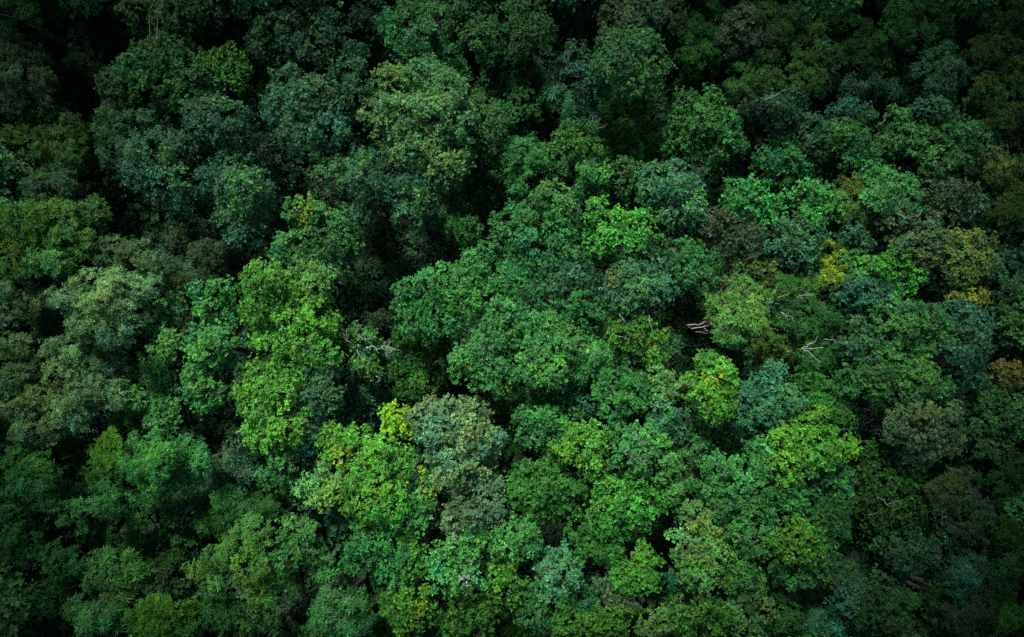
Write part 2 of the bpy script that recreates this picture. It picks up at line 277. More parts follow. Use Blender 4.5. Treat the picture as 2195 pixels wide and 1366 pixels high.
DATA = """
# col br tier style|lobes|accents|label|short
r 0.50 3 w|25 130 60 55;35 190 75 55;70 215 45 35||dark grey green tree with blurred fine foliage at the left rim|
w 0.42 3 w|105 270 60 45;60 310 60 50;130 300 45 45;110 345 55 35||rounded dark olive tree with drooping foliage beside the black gap at upper left|olive tree at upper left
g 0.45 3 w|15 20 60 35;40 10 35 25||very dark small crown filling the top left corner of the forest|
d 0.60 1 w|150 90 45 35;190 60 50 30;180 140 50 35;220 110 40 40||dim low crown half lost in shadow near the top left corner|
g 0.80 2 f|350 110 70 50;300 150 60 45;400 160 65 55;330 190 70 45;410 210 45 30|o 320 120 30|broad shaggy mid green tree, widest crown of the upper left|shaggy tree of the upper left
y 0.55 2 c|480 135 50 35;500 160 40 30||small yellowish green crown on the right shoulder of the shaggy tree|
g 0.50 2 f|300 25 60 35;370 30 60 40;440 20 55 35||dark leafy crown cut by the top edge above the shaggy tree|
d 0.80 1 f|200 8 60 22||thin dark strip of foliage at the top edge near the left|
t 1.50 2 w|250 240 50 30;230 290 45 35;280 270 50 40;255 330 45 35;320 235 40 25||dark teal tree with fine layered sprays left of the mottled grove|teal layered tree
b 0.68 4 f|330 330 65 55;390 320 50 40;300 365 45 40;370 390 60 45;345 425 35 25|y 365 350 28;y 385 380 20|big bluish crown with a yellow green patch at its middle|patched bluish crown
b 0.64 3 f|430 235 40 32;480 250 55 40;440 275 45 32;510 285 40 30|o 430 220 28;y 495 245 26|bluish crown with rusty tips at its upper left and bright green patch|rusty tipped crown
b 0.76 4 f|500 340 50 38;470 385 40 35;520 400 60 50;555 430 40 40;510 465 55 45;520 505 40 25|G 525 380 24;G 545 400 18;G 520 435 22|tall bluish crown with a bright green streak down its centre|green streaked crown
t 0.80 1 f|560 260 40 40;575 320 45 45;600 370 40 40||dim teal crown between two mottled bluish trees|
r 0.70 3 w|100 400 55 38;70 380 35 30;140 420 40 28||grey green crown above the olive tree with bare twigs|
b 0.58 3 f|600 50 60 50;660 30 60 40;700 60 45 42;620 95 50 35;680 105 55 35;560 90 32 45|y 562 68 16;y 570 105 12;o 650 60 30|wide greyish blue crown at the top edge with a yellow flecked left side|wide crown at the top edge
b 0.76 4 f|620 180 48 45;600 230 38 45;670 210 55 55;710 240 45 50;650 285 60 40;700 275 48 35|o 670 165 30;o 700 190 26;o 590 265 16|round bluish tree with orange tips along its upper right|orange tipped tree
t 1.60 3 f|762 108 28 24;750 150 42 38;775 185 38 32||narrow teal crown squeezed between orange tipped and largest trees|
m 1.05 4 f|850 175 55 38;915 165 60 38;810 235 45 38;850 250 55 50;960 195 50 45;935 240 65 60;985 255 40 60;870 320 55 42;930 320 65 50;970 340 40 40;950 372 42 30||largest single round crown, pale green and domed, cleft down its middle|largest pale dome
g 0.65 2 f|1030 225 40 45;1050 275 35 50;1020 310 45 40||dark green crown hugging the right side of the largest dome|
e 1.00 3 f|835 45 24 32;845 80 20 22;870 110 28 22||slim emerald spire above the largest dome|slim emerald spire
g 0.78 3 f|880 30 50 40;930 40 50 45;905 80 45 32||mid green crown at the top edge right of the emerald spire|
E 0.62 3 f|925 95 38 28;960 120 40 30;980 150 28 28;890 125 30 20||emerald crown perched on the upper rim of the largest dome|
t 0.75 2 f|790 20 40 32;800 60 32 28;770 45 28 22||blackish blue crown at the top edge beside a dark gap|
g 0.55 3 f|1010 20 45 32;1035 75 45 42;1075 40 50 38;1070 100 45 38||dark uneven crown at the top edge right of the emerald spire group|
g 0.48 3 f|1130 30 50 42;1160 60 32 32;1120 80 35 28||dark brownish green crown at the top edge left of a black gap|
t 1.60 1 w|1120 150 45 35;1150 180 35 30||dim teal sprays right of the black gap near the top centre|
e 0.69 2 f|1100 190 45 35;1125 225 48 38;1085 245 40 32||dark emerald crown between the largest dome and the twin crowns|
b 0.68 4 f|775 345 42 28;725 370 45 36;770 385 48 40;795 420 30 32;775 448 32 26|y 780 335 20;y 740 375 18;o 790 440 20|small bluish tree speckled with yellow below the largest dome|yellow speckled tree
b 0.64 3 f|840 410 38 32;885 400 45 25;880 430 50 35;915 455 38 30;870 465 35 22|G 880 418 22;G 820 400 12|bluish crown with a bright green heart hanging over the central hollow|green hearted crown
g 0.85 3 f|650 455 38 32;700 480 55 35;720 515 50 30;660 510 40 35;740 490 35 28|Y 668 448 22;Y 655 478 14;Y 625 490 10|green tree carrying vivid yellow new leaves on its top|vivid yellow topped tree
g 0.62 1 f|1030 340 45 45;1040 400 45 40;1000 410 38 42;1060 440 30 28||dim green crown right of the largest dome's foot|
g 0.66 4 f|1320 85 38 32;1370 90 48 38;1340 130 50 42;1395 130 38 50;1370 175 50 38;1300 150 35 40||tall round mid green crown, right one of the upper twins|right twin crown
b 0.72 3 f|1240 115 38 28;1215 155 40 38;1255 165 40 42;1285 180 30 38||bluish green round crown, left one of the upper twins|left twin crown
t 2.13 2 p|1235 220 38 24;1250 235 28 16;1195 200 28 20||teal rosette leaved crown just above the small white snag|
r 0.58 3 f|1330 15 48 32;1380 25 42 35;1440 30 38 38;1350 45 30 22||greyish crown arching over a black hole at the top edge|
g 0.60 2 w|1510 25 48 38;1490 75 45 42;1530 90 40 38;1500 120 50 28;1490 168 30 26||long dark green crown stretching down from the top edge|
r 0.48 3 f|1600 40 42 42;1575 75 35 35;1620 85 32 32||dim greyish crown at the top edge right of the long dark crown|
B 0.56 3 c|1235 285 45 28;1250 320 38 26;1215 300 32 26|y 1250 300 26|bright grassy green crown under the small white snag|grassy crown
g 0.78 1 f|1215 345 42 24;1280 330 30 32;1170 330 28 30||mid green low crown under the grassy crown|
g 0.87 3 f|1470 225 42 32;1520 225 42 32;1450 265 38 30;1510 265 48 35;1560 270 38 38;1570 305 32 25|y 1480 275 20|broad mid green crown right of the white snag|broad upper right crown
B 0.45 2 f|1480 305 50 26;1430 320 45 22;1530 325 48 22;1560 350 40 18|y 1485 300 24|low bright green fringe under the broad upper right crown|
e 1.12 2 w|1120 310 42 24;1105 340 38 26;1145 345 35 30;1130 385 40 30;1110 400 26 20||bright emerald feathery crown left of the grassy crown|feathery emerald crown
g 0.95 1 w|1330 290 42 38;1380 320 42 28;1300 330 35 30;1370 270 28 26||dim low crown in the hollow right of the white snag|
g 0.92 3 f|1260 370 30 22;1285 375 30 24;1260 400 28 24;1290 405 26 22|B 1290 370 20|small globe shaped green tree with a bright crest|small globe tree
g 0.74 3 f|1345 360 30 22;1370 375 34 28;1345 395 28 22||small round green tree right of the globe shaped one|
b 1.18 4 f|1410 375 38 26;1455 365 36 22;1400 410 34 30;1460 400 48 35;1490 440 34 42;1455 460 48 38|y 1495 425 20|pale bluish green dome with a yellow fleck on its right|pale bluish dome
E 1.00 4 c|1580 405 34 20;1625 410 32 24;1600 440 42 25;1650 445 36 25;1640 475 30 22;1580 435 24 18||jade crown of stepped bright tufts above a grey crown|jade stepped crown
g 0.86 3 f|1190 418 42 22;1215 445 32 24;1165 430 28 20||low rounded crown with olive tips on top of the central mass|
e 0.96 3 f|1110 470 50 30;1165 470 55 35;1200 500 48 40;1110 510 48 42;1160 530 58 45;1220 540 35 30||large smooth bluish dome at the top of the central mass|smooth central dome
B 1.00 4 c|1285 455 36 26;1310 490 42 32;1350 480 34 28;1390 470 32 24;1330 520 48 26;1385 500 30 24;1290 520 30 30||brightest green tree with stepped tufts right of the smooth dome|brightest green tree
e 1.15 2 f|1040 545 42 28;1015 560 28 18||small vivid emerald patch on the upper left of the central mass|
w 0.45 3 w|1640 125 38 36;1600 160 42 30;1650 170 42 32;1590 190 35 22||olive green drooping crown at upper right|
w 0.42 3 w|1735 80 42 38;1770 120 42 36;1740 165 42 32;1780 150 32 38;1710 130 32 32||larger olive crown right of a drooping olive crown|larger olive crown
w 0.36 3 w|1650 35 42 36;1700 40 38 36;1670 70 32 25||dim olive crown at the top edge with brown twigs|
g 0.42 3 w|1800 30 42 35;1840 70 35 38;1850 115 38 36;1890 145 35 26;1870 100 32 32||dark crown left of the black gap near the top right|
g 0.58 3 w|1925 30 48 32;1985 35 55 42;2030 40 32 38;1970 75 55 22;1920 65 32 26||rounded olive green crown at the top edge near the right corner|top right round crown
b 0.60 3 w|2015 115 40 26;2000 150 34 30;2040 155 35 35;2015 190 30 24||small dark bluish ball crown standing beside the black gap|small dark ball crown
w 0.34 3 w|2120 50 42 35;2165 40 38 38;2150 95 48 32;2110 120 38 35;2170 150 35 38||dark olive drooping crown near the top right corner|
t 0.95 3 f|1625 225 38 26;1665 230 38 28;1705 210 38 28;1690 255 42 25|o 1685 200 10|dark blue green crown crossed by a pale branch tipped orange|
b 0.48 2 p|1790 190 55 25;1850 185 50 26;1900 195 42 25;1830 215 45 16||dim spiky leaved band of foliage below the dark upper right crowns|
B 0.28 1 f|1945 185 28 25;1955 215 25 28||small leafy yellowish green shrub top beside the dark ball crown|
e 0.98 3 f|1680 310 35 24;1650 340 34 28;1695 335 32 28;1670 375 38 24;1715 360 24 20||emerald blue crown with layered tufts, left of the long grey ridge|layered emerald crown
b 0.66 3 f|1745 270 42 25;1740 305 40 26;1770 320 32 20||bluish crown above the layered emerald crown's right side|
b 0.75 3 f|1820 235 38 18;1850 250 34 22;1810 260 36 22||small bluish emerald dome in the upper right mass|
e 0.70 3 f|1815 290 52 24;1845 310 36 22;1800 315 28 16|y 1842 268 12;y 1805 285 12|emerald crown pricked with yellow sprigs|
e 1.02 3 f|1855 345 38 25;1870 370 38 20;1830 345 25 16||bright emerald low dome right of the layered emerald crown|
g 0.78 3 f|1925 255 38 24;1950 285 42 32;1905 310 35 26;1960 320 30 22||rounded green crown at the middle of the upper right mass|
b 0.70 3 f|1995 230 38 22;2030 235 34 22||dark bluish cap crown just below the small ball crown|
g 0.72 3 f|2010 290 48 36;2060 285 45 35;2100 300 40 36;2020 345 40 32;2070 340 38 26;2110 260 32 22||broad dark green crown near the right edge above a black nick|
o 0.85 3 f|2130 340 34 25;2155 365 34 25;2110 365 26 20|q 2140 350 28|olive crown with yellowed leaves near the right edge|
g 1.02 4 f|1890 380 38 26;1925 400 42 32;1890 425 34 25;1950 430 38 26||pale green crown veined with bare white twigs|twig veined crown
g 0.62 2 f|1760 370 42 22;1795 350 30 20;1720 370 25 16||dim green crown between the jade stepped and yellowish crowns|
E 0.92 4 f|1735 400 30 18;1760 415 28 20;1775 445 38 32;1745 460 32 22;1692 425 18 11||bright jade tree with a small side tuft above a grey crown|bright jade tree
o 1.00 3 w|1820 405 34 20;1840 430 34 25;1825 460 28 22;1855 470 22 16||yellowish olive feathery crown beside the bright jade tree|
r 0.75 3 f|2000 400 42 25;2050 410 48 28;2090 440 38 25;2030 450 38 22||grey green crown below the broad dark crown near the right|
o 0.62 3 w|2165 415 38 35;2180 460 30 32;2140 450 26 22||olive crown cut by the right edge|
w 0.34 3 w|2180 220 35 36;2130 210 32 38;2160 250 35 25;2110 180 26 22||yellowish shadowy crown at the right edge above the black gap|
g 0.70 2 c|2082 212 16 14||tiny pale leafed sapling beside the black gap near the right edge|
d 0.90 2 w|2120 8 55 18;2060 12 32 16||dark foliage strip at the top edge near the right|
w 0.62 4 w|45 470 55 38;115 460 50 32;190 455 38 28;60 530 60 36;150 510 50 36;110 565 60 36;30 580 38 26|y 60 470 40;y 100 500 35|big olive yellow crown with grey twigs at the left edge|big olive yellow crown
r 0.93 3 w|235 540 42 30;285 545 48 28;330 565 36 28;260 585 42 24||dark greyish crown right of the big olive yellow crown|
r 1.58 4 w|190 610 50 28;250 610 45 32;300 620 36 32;150 640 45 32;210 655 55 40;270 670 42 38;180 700 45 26;240 715 36 26|w 190 650 40|large pale greyish crown, widest on the left side|widest pale grey crown
r 1.35 3 w|25 620 42 25;55 650 38 26;20 670 30 26||pale grey green crown at the left edge|
r 1.08 3 w|30 745 38 25;55 775 34 28;25 805 35 25|o 30 770 30|reddish grey crown at the left edge|reddish grey crown
r 1.35 3 w|120 755 42 25;165 765 42 32;215 790 45 32;130 800 42 26;190 840 48 32;235 850 28 30|g 160 760 30|pale crown right of the reddish grey crown with small dark holes|
r 1.32 3 w|50 870 50 35;100 855 48 28;140 885 52 35;70 925 60 28;170 900 30 26||pale greyish crown at the left edge above the dim lower left|
e 1.09 3 f|430 625 28 25;465 625 36 26;495 650 28 32;440 660 28 22;475 690 30 22||emerald crown left of the tall bright column|
g 1.17 2 f|360 660 32 32;340 700 32 26;365 730 32 24;330 770 38 28;350 805 30 20||mid green crown between the pale grey crown and emerald crown|
g 1.21 3 f|430 720 38 24;465 730 42 28;440 760 42 24;490 760 25 25|y 450 740 26|green crown with yellowish crest left of the tall bright column|
e 1.15 3 f|420 805 34 26;445 835 34 28;405 840 32 24;440 870 26 18|w 425 820 20|bright emerald crown above the black gap at lower left|
g 0.99 2 f|310 850 38 30;350 870 38 26;280 820 30 26;340 905 38 24||dim green crown left of the bright emerald crown|
r 0.48 2 w|440 545 38 24;470 560 30 20;390 600 38 22;420 605 30 20||dark brownish grey crown above the emerald crown|
t 1.80 1 w|420 585 48 18;385 575 26 16||teal fine leaved crown in the shade left of the bright column's top|
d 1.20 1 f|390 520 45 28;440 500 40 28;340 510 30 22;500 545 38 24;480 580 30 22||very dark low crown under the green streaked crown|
g 0.92 3 f|620 520 36 26;650 545 38 26;600 545 28 20;700 555 34 20||green crown joining the yellow topped tree to the bright column|
w 1.00 3 f|660 580 34 22;690 590 28 25;675 610 28 20||pale olive green crown right of the bright column's top|
y 0.85 4 f|560 590 42 28;545 615 32 24;595 600 36 26;540 650 26 26||yellowish green crown forming the top of the tall bright column|column top crown
y 0.95 4 f|590 640 55 28;650 640 48 28;570 680 48 32;620 690 55 40;675 680 42 36;590 735 52 30;650 745 52 32;700 710 24 34;690 765 32 26||great rounded yellowish crown in the middle of the bright column|middle column crown
y 0.97 4 f|560 795 40 28;610 790 45 28;650 810 34 30;530 835 34 30;590 840 55 35;560 885 50 35;620 880 42 34;560 930 45 28;610 925 38 26;560 955 25 14||brightest yellow green crown at the foot of the tall column|column foot crown
b 0.84 3 f|690 800 30 32;705 840 30 30;670 860 32 32;660 905 28 36;650 950 22 24||shaded greyish blue crown clinging to the right side of the bright column|shaded column flank
e 1.02 4 f|900 625 42 32;950 610 48 36;1000 600 46 36;875 660 32 30;925 665 50 36;980 650 48 34;900 700 40 26;950 700 40 24||emerald domed crown on the left of the central mass|left central dome
e 1.02 3 f|1050 595 42 32;1090 610 45 34;1040 640 42 32;1110 580 32 26||emerald crown in the middle of the central mass|
b 0.78 3 f|1190 570 45 28;1235 590 42 28;1200 610 40 22;1260 620 24 22||shaded bluish crown on the right of the central mass|
e 0.89 3 f|1240 650 42 28;1270 680 28 28;1220 680 38 26;1180 640 36 24||bluish emerald crown beside small dark holes in the central mass|
g 1.02 3 f|1090 670 42 28;1060 700 38 28;1110 700 34 28;1070 640 28 18||mid green crown left of small dark holes in the central mass|
g 1.10 3 f|1180 700 42 28;1140 730 42 32;1190 745 42 34;1230 730 34 26;1155 690 32 20||green crown at the lower middle of the central mass|
g 1.20 4 f|1150 775 42 26;1190 785 36 28;1130 805 36 20;1175 810 34 20|y 1190 770 26;y 1150 800 20|pale flecked green crown at the bottom of the central mass|pale flecked crown
g 1.10 4 f|1040 745 42 28;1000 765 32 28;1050 785 42 26;1005 800 36 26;1060 820 36 22|y 1000 795 18|round green crown at the lower left of the central mass|
B 0.36 1 f|880 715 38 28;920 735 42 32;960 730 34 28;870 755 30 28|y 895 740 26|grassy low crown with pale dead twigs beside the central mass|grassy low crown
B 0.44 1 f|900 775 45 28;940 790 28 24;860 805 34 28;920 820 42 25;880 840 38 24|y 910 790 40;w 950 780 20|yellowish low crown under the white Y shaped twig|
l 1.05 3 f|845 890 26 20;865 915 26 22;840 920 20 18||lime yellow treetop, the brightest spot in the forest|lime treetop
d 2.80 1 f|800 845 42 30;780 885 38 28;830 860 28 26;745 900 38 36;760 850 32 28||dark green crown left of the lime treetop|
t 1.00 0 p|790 590 45 32;840 610 38 35;770 630 32 26;870 580 28 28||dim spiky leaved plant mass in the shaded central hollow|
t 1.10 1 f|790 640 42 32;760 680 26 20;830 660 30 24;690 540 25 30;720 560 25 25||dim teal crown right of the middle column crown|
g 1.20 3 p|1235 755 32 24;1270 760 34 26;1250 790 34 22;1280 790 22 16||crown of long drooping feathery fronds below the central mass|feathery frond crown
b 0.92 4 f|1320 585 34 25;1360 590 38 30;1410 580 36 26;1330 625 38 32;1380 625 42 32;1420 620 30 30;1350 655 38 18|q 1310 585 16;q 1330 600 12|blue grey crown with a golden patch at its upper left|gold patched blue crown
e 0.76 4 f|1480 535 38 24;1510 560 34 30;1485 585 38 30;1520 595 26 22;1455 555 26 24||deep bluish emerald crown above the black pocket|
r 0.52 4 f|1545 480 38 26;1590 475 36 24;1570 510 42 28;1615 510 28 26;1540 520 26 18||dark greyish dome beside a tangle of pale twigs|dark grey dome
y 0.62 3 f|1335 690 34 20;1380 690 38 20;1345 720 38 24;1400 720 32 24;1370 745 38 18;1405 760 26 26|y 1380 690 30;Y 1395 735 10;Y 1355 725 10|yellowish crown with pale twigs just under the blue grey crown|yellowish twiggy crown
b 0.62 2 f|1360 770 42 24;1340 795 32 22;1390 790 34 22;1430 745 26 22||dim bluish crown below the yellowish twiggy crown|
E 0.72 3 f|1310 815 32 24;1350 820 32 22;1300 850 28 24;1340 860 34 28;1370 845 28 24;1320 885 28 14|G 1350 845 18|emerald tree with thin grey branches showing through|emerald twig tree
w 0.85 3 f|1415 815 34 24;1445 830 32 24;1420 840 28 16||pale yellow green crown with reddish twigs|
y 0.96 4 f|1520 775 34 18;1540 800 38 24;1480 830 26 24;1520 840 42 28;1555 835 28 24;1535 875 36 24;1560 880 20 16|Y 1530 810 16|bright yellowish crown below the black pocket|bright pocket crown
w 1.10 4 w|1595 625 42 22;1555 650 38 28;1610 655 40 32;1570 690 42 32;1620 695 24 24;1550 720 26 16;1585 730 28 13|w 1610 670 30|pale yellow green leaning tree with a fan of bare trunks at its left|pale leaning tree
o 0.78 3 f|1590 575 38 20;1640 580 34 22;1570 600 26 18;1660 605 22 22|q 1640 600 14;o 1600 580 25|olive crown dotted with orange leaves above the leaning tree|
b 1.20 3 f|1410 870 32 18;1445 885 32 22;1415 905 32 24;1445 925 30 20|E 1430 885 20|teal round crown below the pale reddish twigged crown|teal round crown
t 2.66 2 f|1235 835 32 24;1255 865 28 26;1230 890 28 20||dim teal crown left of the emerald twig tree|
b 1.19 4 f|1665 800 28 20;1640 830 42 26;1610 860 36 26;1680 850 36 30;1700 870 26 22;1620 900 38 20;1650 880 32 24|q 1605 880 7|blue grey crown with a peaked top in the lower right half|peaked blue crown
g 0.95 2 f|1150 845 42 26;1170 870 38 24;1120 870 32 24||dim green crown under the pale flecked crown|
o 0.70 2 f|1075 845 32 20;1060 870 26 16;1095 870 26 18|o 1075 855 25|brownish olive crown below the central mass|
b 0.82 4 f|1700 495 38 26;1735 510 32 32;1680 530 38 20;1720 545 36 22;1650 500 24 22|o 1715 570 14|bluish dome right of the dark grey dome|right bluish dome
b 0.52 3 f|1690 560 36 18;1730 570 30 18||shaded lower bluish crown under the right bluish dome|
o 1.15 3 w|1785 540 24 24;1780 570 34 28;1800 600 28 24;1770 605 26 20|Y 1780 570 35|yellow leaved slender crown left of the green round cluster|slender yellow crown
b 0.78 3 f|1830 500 28 18;1850 515 26 18||small bluish grey crown above the green round cluster|
g 1.00 3 f|1830 560 32 24;1860 570 30 28;1840 590 30 18|y 1845 560 25|mid green crown with a yellowish top right of the slender yellow crown|
B 0.78 4 c|1920 545 28 18;1935 575 32 22;1965 585 26 22;1950 615 30 20;1905 570 24 24||vivid green broad leaved crown in the right half|vivid broad leaved crown
b 0.85 3 f|1835 610 34 20;1880 625 34 22;1820 635 30 24;1860 645 30 18||bluish crown with pale glints below the vivid broad leaved crown|
r 0.78 4 f|1935 470 42 26;1980 490 42 30;1950 520 38 24;2010 510 28 24;1990 540 34 22||grey twiggy crown above the vivid broad leaved crown|grey twiggy crown
o 1.15 4 f|2060 520 34 22;2100 520 36 24;2070 555 42 26;2110 560 32 24;2070 590 42 22|q 2080 525 38;q 2100 560 20|round crown dusted with golden brown leaves near the right edge|golden dusted crown
Q 1.25 3 f|2085 637 28 15;2105 645 20 11;2055 640 15 8||small mustard yellow patch of foliage near the right edge|mustard treetop
g 0.62 3 w|1690 620 38 24;1720 650 38 26;1680 660 30 26;1740 615 26 18;1700 690 34 18|w 1700 640 30|fine leaved crown streaked with pale branches right of the leaning tree|
g 0.58 3 w|1765 685 38 20;1785 700 30 20;1740 710 30 20||small twiggy crown left of a black crevice|
w 0.45 3 w|1640 735 42 24;1610 755 34 22;1670 760 34 22;1650 780 30 18||dark yellowish crown over the curved pale branches|
g 0.72 3 w|1735 745 38 24;1770 740 34 22;1750 775 38 20;1790 760 24 16||green crown pierced by a white forked branch|
B 0.50 3 f|1740 805 36 22;1780 825 38 26;1770 860 42 26;1800 890 34 28;1760 895 26 22;1720 830 24 20||dark grassy green crown right of the peaked blue crown|
b 0.85 4 f|1840 705 36 22;1870 730 30 22;1835 745 32 24;1860 775 28 20|y 1845 715 14|bluish green crown with a yellow spot right of the black crevice|
g 0.93 4 f|1905 660 38 24;1950 670 40 26;1995 680 34 26;2010 710 28 28;1960 705 42 24;1900 700 28 20||broad mid green crown below the vivid broad leaved crown|
g 0.98 4 f|1900 755 38 20;1940 745 38 22;1985 750 32 22;1930 780 38 20;1900 790 26 18|y 1930 725 14;y 1900 765 24;y 1950 765 22|green crown sprinkled with yellow in the middle of the right mass|yellow sprinkled crown
g 0.78 4 f|1845 800 34 22;1880 800 32 26;1850 830 34 20;1890 830 26 20|y 1860 825 16;q 1865 785 8|olive green crown above the dark hollow of the snag|
g 1.02 4 f|1970 790 36 20;1940 815 34 22;1990 815 42 26;1970 840 42 18;2025 830 22 20||even leaved rounded green crown above the long grey crown|even rounded crown
b 0.75 4 f|2065 670 38 24;2100 690 30 26;2070 710 36 24;2050 750 28 24;2085 765 38 28;2110 740 22 24;2070 805 40 26||tall bluish grey crown group near the right edge|
b 0.56 3 f|2160 620 38 34;2170 680 34 38;2150 730 28 26;2130 580 20 25;2180 560 22 32||dark bluish crown at the right edge beneath the olive crown|
q 0.52 3 f|2170 800 28 22;2180 825 24 22;2155 825 16 15||orange olive crown at the right edge|orange olive crown
g 0.56 3 f|2130 860 42 28;2160 890 38 26;2110 830 20 18;2130 910 34 20||dark crown below the orange olive crown at the right edge|
g 0.84 3 w|40 990 42 26;90 1000 42 30;30 1035 34 30;80 1045 36 26;110 1075 30 20||dark green crown left of the motion blurred yellow crown|
y 0.62 3 w|225 960 38 26;215 1000 38 28;250 985 28 24||yellowish left part crown of the lower left pair|
g 1.26 4 w|310 950 42 20;350 970 36 28;320 1000 42 28;280 1005 30 26;330 1035 34 22|y 345 980 28;y 310 1030 22|soft bright crown with yellow tufts at lower left|soft lower left crown
e 1.02 3 w|400 960 24 24;400 1000 38 28;430 990 22 26;385 1035 34 18||emerald right flank crown beside the soft lower left crown|
g 1.08 3 w|225 1050 38 24;190 1090 38 24;230 1085 34 22;150 1125 34 18||long green crown slanting down toward the left edge|slanting crown
g 0.86 2 w|280 1085 32 22;300 1110 28 18;320 1070 30 18||small green crown right of the slanting crown|
g 0.55 2 w|25 1110 34 24;30 1160 38 26;60 1190 32 24;20 1210 28 28||dark crown at the left edge below the slanting crown|
g 0.72 2 w|125 1190 36 24;120 1225 34 24;155 1215 24 20||round dim crown between two dark gaps at lower left|
e 0.50 1 w|190 1160 38 20;240 1150 42 20;290 1150 40 22;340 1160 42 22;390 1170 36 24;300 1190 42 20;350 1200 42 20||broad dim green flat crown across the lower left|
g 0.74 2 p|240 1205 36 24;220 1245 38 26;270 1230 38 26;190 1230 26 20||palm leaved rosette plant in the lower left|palm leaved rosette
g 0.62 2 p|200 1330 42 24;240 1300 38 26;165 1310 28 22;260 1345 30 20||pale fronded plant mass at the bottom edge left|
y 0.50 3 w|300 1315 34 24;350 1305 42 22;400 1320 34 24;340 1345 48 20;410 1350 28 18||yellowish olive crown at the bottom edge left|bottom olive crown
w 0.79 4 w|540 1140 42 24;510 1170 42 28;560 1180 28 26;470 1195 38 26;520 1215 42 26;430 1220 34 22;460 1250 38 24;560 1220 26 20|y 500 1180 40|pale yellow green motion softened crown, largest at lower left|largest lower left crown
g 0.72 2 w|450 1125 38 22;530 1100 38 20;580 1095 32 24;480 1075 36 22;430 1075 30 20||dim green crown above the largest lower left crown|
b 0.50 1 p|480 1000 34 20;510 1020 28 18;520 985 22 16;460 1030 20 14||grey spiky foliage with thin stems in the shade|
g 0.60 2 w|30 1260 42 28;70 1300 38 28;110 1270 32 24;40 1340 42 26;130 1330 26 26||dim green crown in the bottom left corner|
y 0.66 3 p|550 1262 26 16;590 1245 26 15;560 1290 20 13||small star leaved yellow green crown left of the big black gap|
g 0.58 2 w|450 1330 38 22;490 1320 34 20;520 1345 28 18;470 1290 30 18||dim olive crown at the bottom edge left of the big black gap|
g 1.02 2 f|570 1020 28 18;585 1040 24 14;605 1000 28 24;590 975 28 22||pale green crown below the column foot crown|
g 0.74 1 w|560 1070 32 22;620 1065 32 20;640 1030 30 22||soft green crown between dark patches left of the bright lower crowns|
y 0.99 3 f|710 940 28 22;745 950 34 22;730 980 38 20;770 930 20 16|Y 740 975 22|yellow green crown left of the lime treetop's foot|
w 1.15 3 f|700 1020 36 22;665 1045 34 20;720 1050 34 24;690 1070 38 16||bright pale green crown at the left end of the bright lower group|
y 1.02 4 f|800 970 32 20;830 965 34 22;810 1000 42 26;850 1000 34 28;775 1000 26 20||bright crown just below the lime treetop|bright lower crown
y 0.99 4 f|770 1050 42 24;820 1050 42 26;790 1090 48 26;840 1095 38 24;860 1060 26 20||rounded yellowish green crown in the bright lower group|
g 1.29 3 f|890 1030 28 24;905 1070 28 24;890 1110 32 26;920 1050 20 20|Y 900 1020 12;Y 925 1060 16|green crown with loose yellow sprigs left of the long grey dome|
r 1.37 4 f|920 885 40 28;970 880 42 26;1010 890 42 28;940 925 48 30;1000 930 50 30;1045 950 32 32;960 975 50 34;1010 985 42 34;960 1020 38 20;1020 1025 30 20||great grey green dome right of the lime treetop, silvery at centre|great grey green dome
r 1.10 3 f|1040 1060 36 24;1060 1090 28 30;985 1090 38 28;1020 1110 42 24;970 1130 28 20;1050 1035 30 20||smaller dark grey crown below the great grey green dome|smaller grey crown
g 0.86 3 f|630 1135 34 20;655 1150 28 24;615 1165 28 20;620 1200 34 20;650 1185 26 18||green leafy crown left of a dark gap in the lower middle|
b 0.75 2 f|715 1105 22 24;722 1130 16 16||tiny grey blue crown wedged under the bright lower group|
e 1.03 3 f|790 1140 42 22;830 1150 38 26;780 1175 38 20;760 1200 34 22;800 1200 30 20||dark emerald crown below the bright lower group|
e 1.13 3 f|830 1195 38 22;870 1200 32 24;850 1235 38 22;880 1170 26 24||bluish emerald crown left of the white flecked tree|
g 1.10 2 p|700 1222 26 18;690 1235 15 10||star shaped rosette of big leaves over the black gap|
g 0.82 3 p|720 1285 34 16;750 1300 34 22;700 1320 34 24;745 1340 38 22||round crown with palm like leaves at the bottom edge|
y 0.75 3 c|850 1270 38 20;890 1280 34 24;860 1310 38 22;910 1310 26 20;880 1340 30 18|Y 900 1305 16|yellow tufted crown at the bottom edge right of the deep gap|
y 0.86 3 c|890 1185 18 18;905 1210 24 20;885 1215 20 20||yellowish tufted crown hugging the white flecked tree|
g 1.65 4 c|970 1175 38 22;1000 1200 38 26;955 1210 32 26;975 1240 42 24;1020 1235 24 24|W 1000 1215 26;W 960 1165 14;y 960 1235 22|green tree flecked with whitish leaves and blossom|white flecked tree
g 1.49 3 c|1020 1145 28 16;1045 1155 20 16|W 1035 1165 8|small bright tufted crown above the white flecked tree|
y 0.63 3 c|980 1300 38 22;1030 1310 34 26;970 1340 38 20;1030 1350 34 15||dim yellowish crown at the bottom edge under the white flecked tree|
y 0.82 3 c|1075 1225 34 22;1100 1245 24 22;1070 1265 34 22;1100 1280 28 20||tufted yellowish crown right of the white flecked tree|
g 1.44 4 f|1090 1140 34 24;1125 1150 32 24;1100 1170 42 22;1140 1170 20 16||round pale green crown with a powdery centre, left of a black gap|powdery round crown
e 1.15 3 f|1140 900 34 22;1180 900 34 22;1150 935 38 24;1195 930 30 26;1215 890 22 20||green crown with pale twigs above the black hole|
y 0.97 4 f|1240 925 38 20;1290 935 24 20;1220 955 38 24;1265 960 42 26;1275 1000 28 22;1230 985 26 18|G 1260 950 35|bright green rounded crown of the lower centre|bright lower centre crown
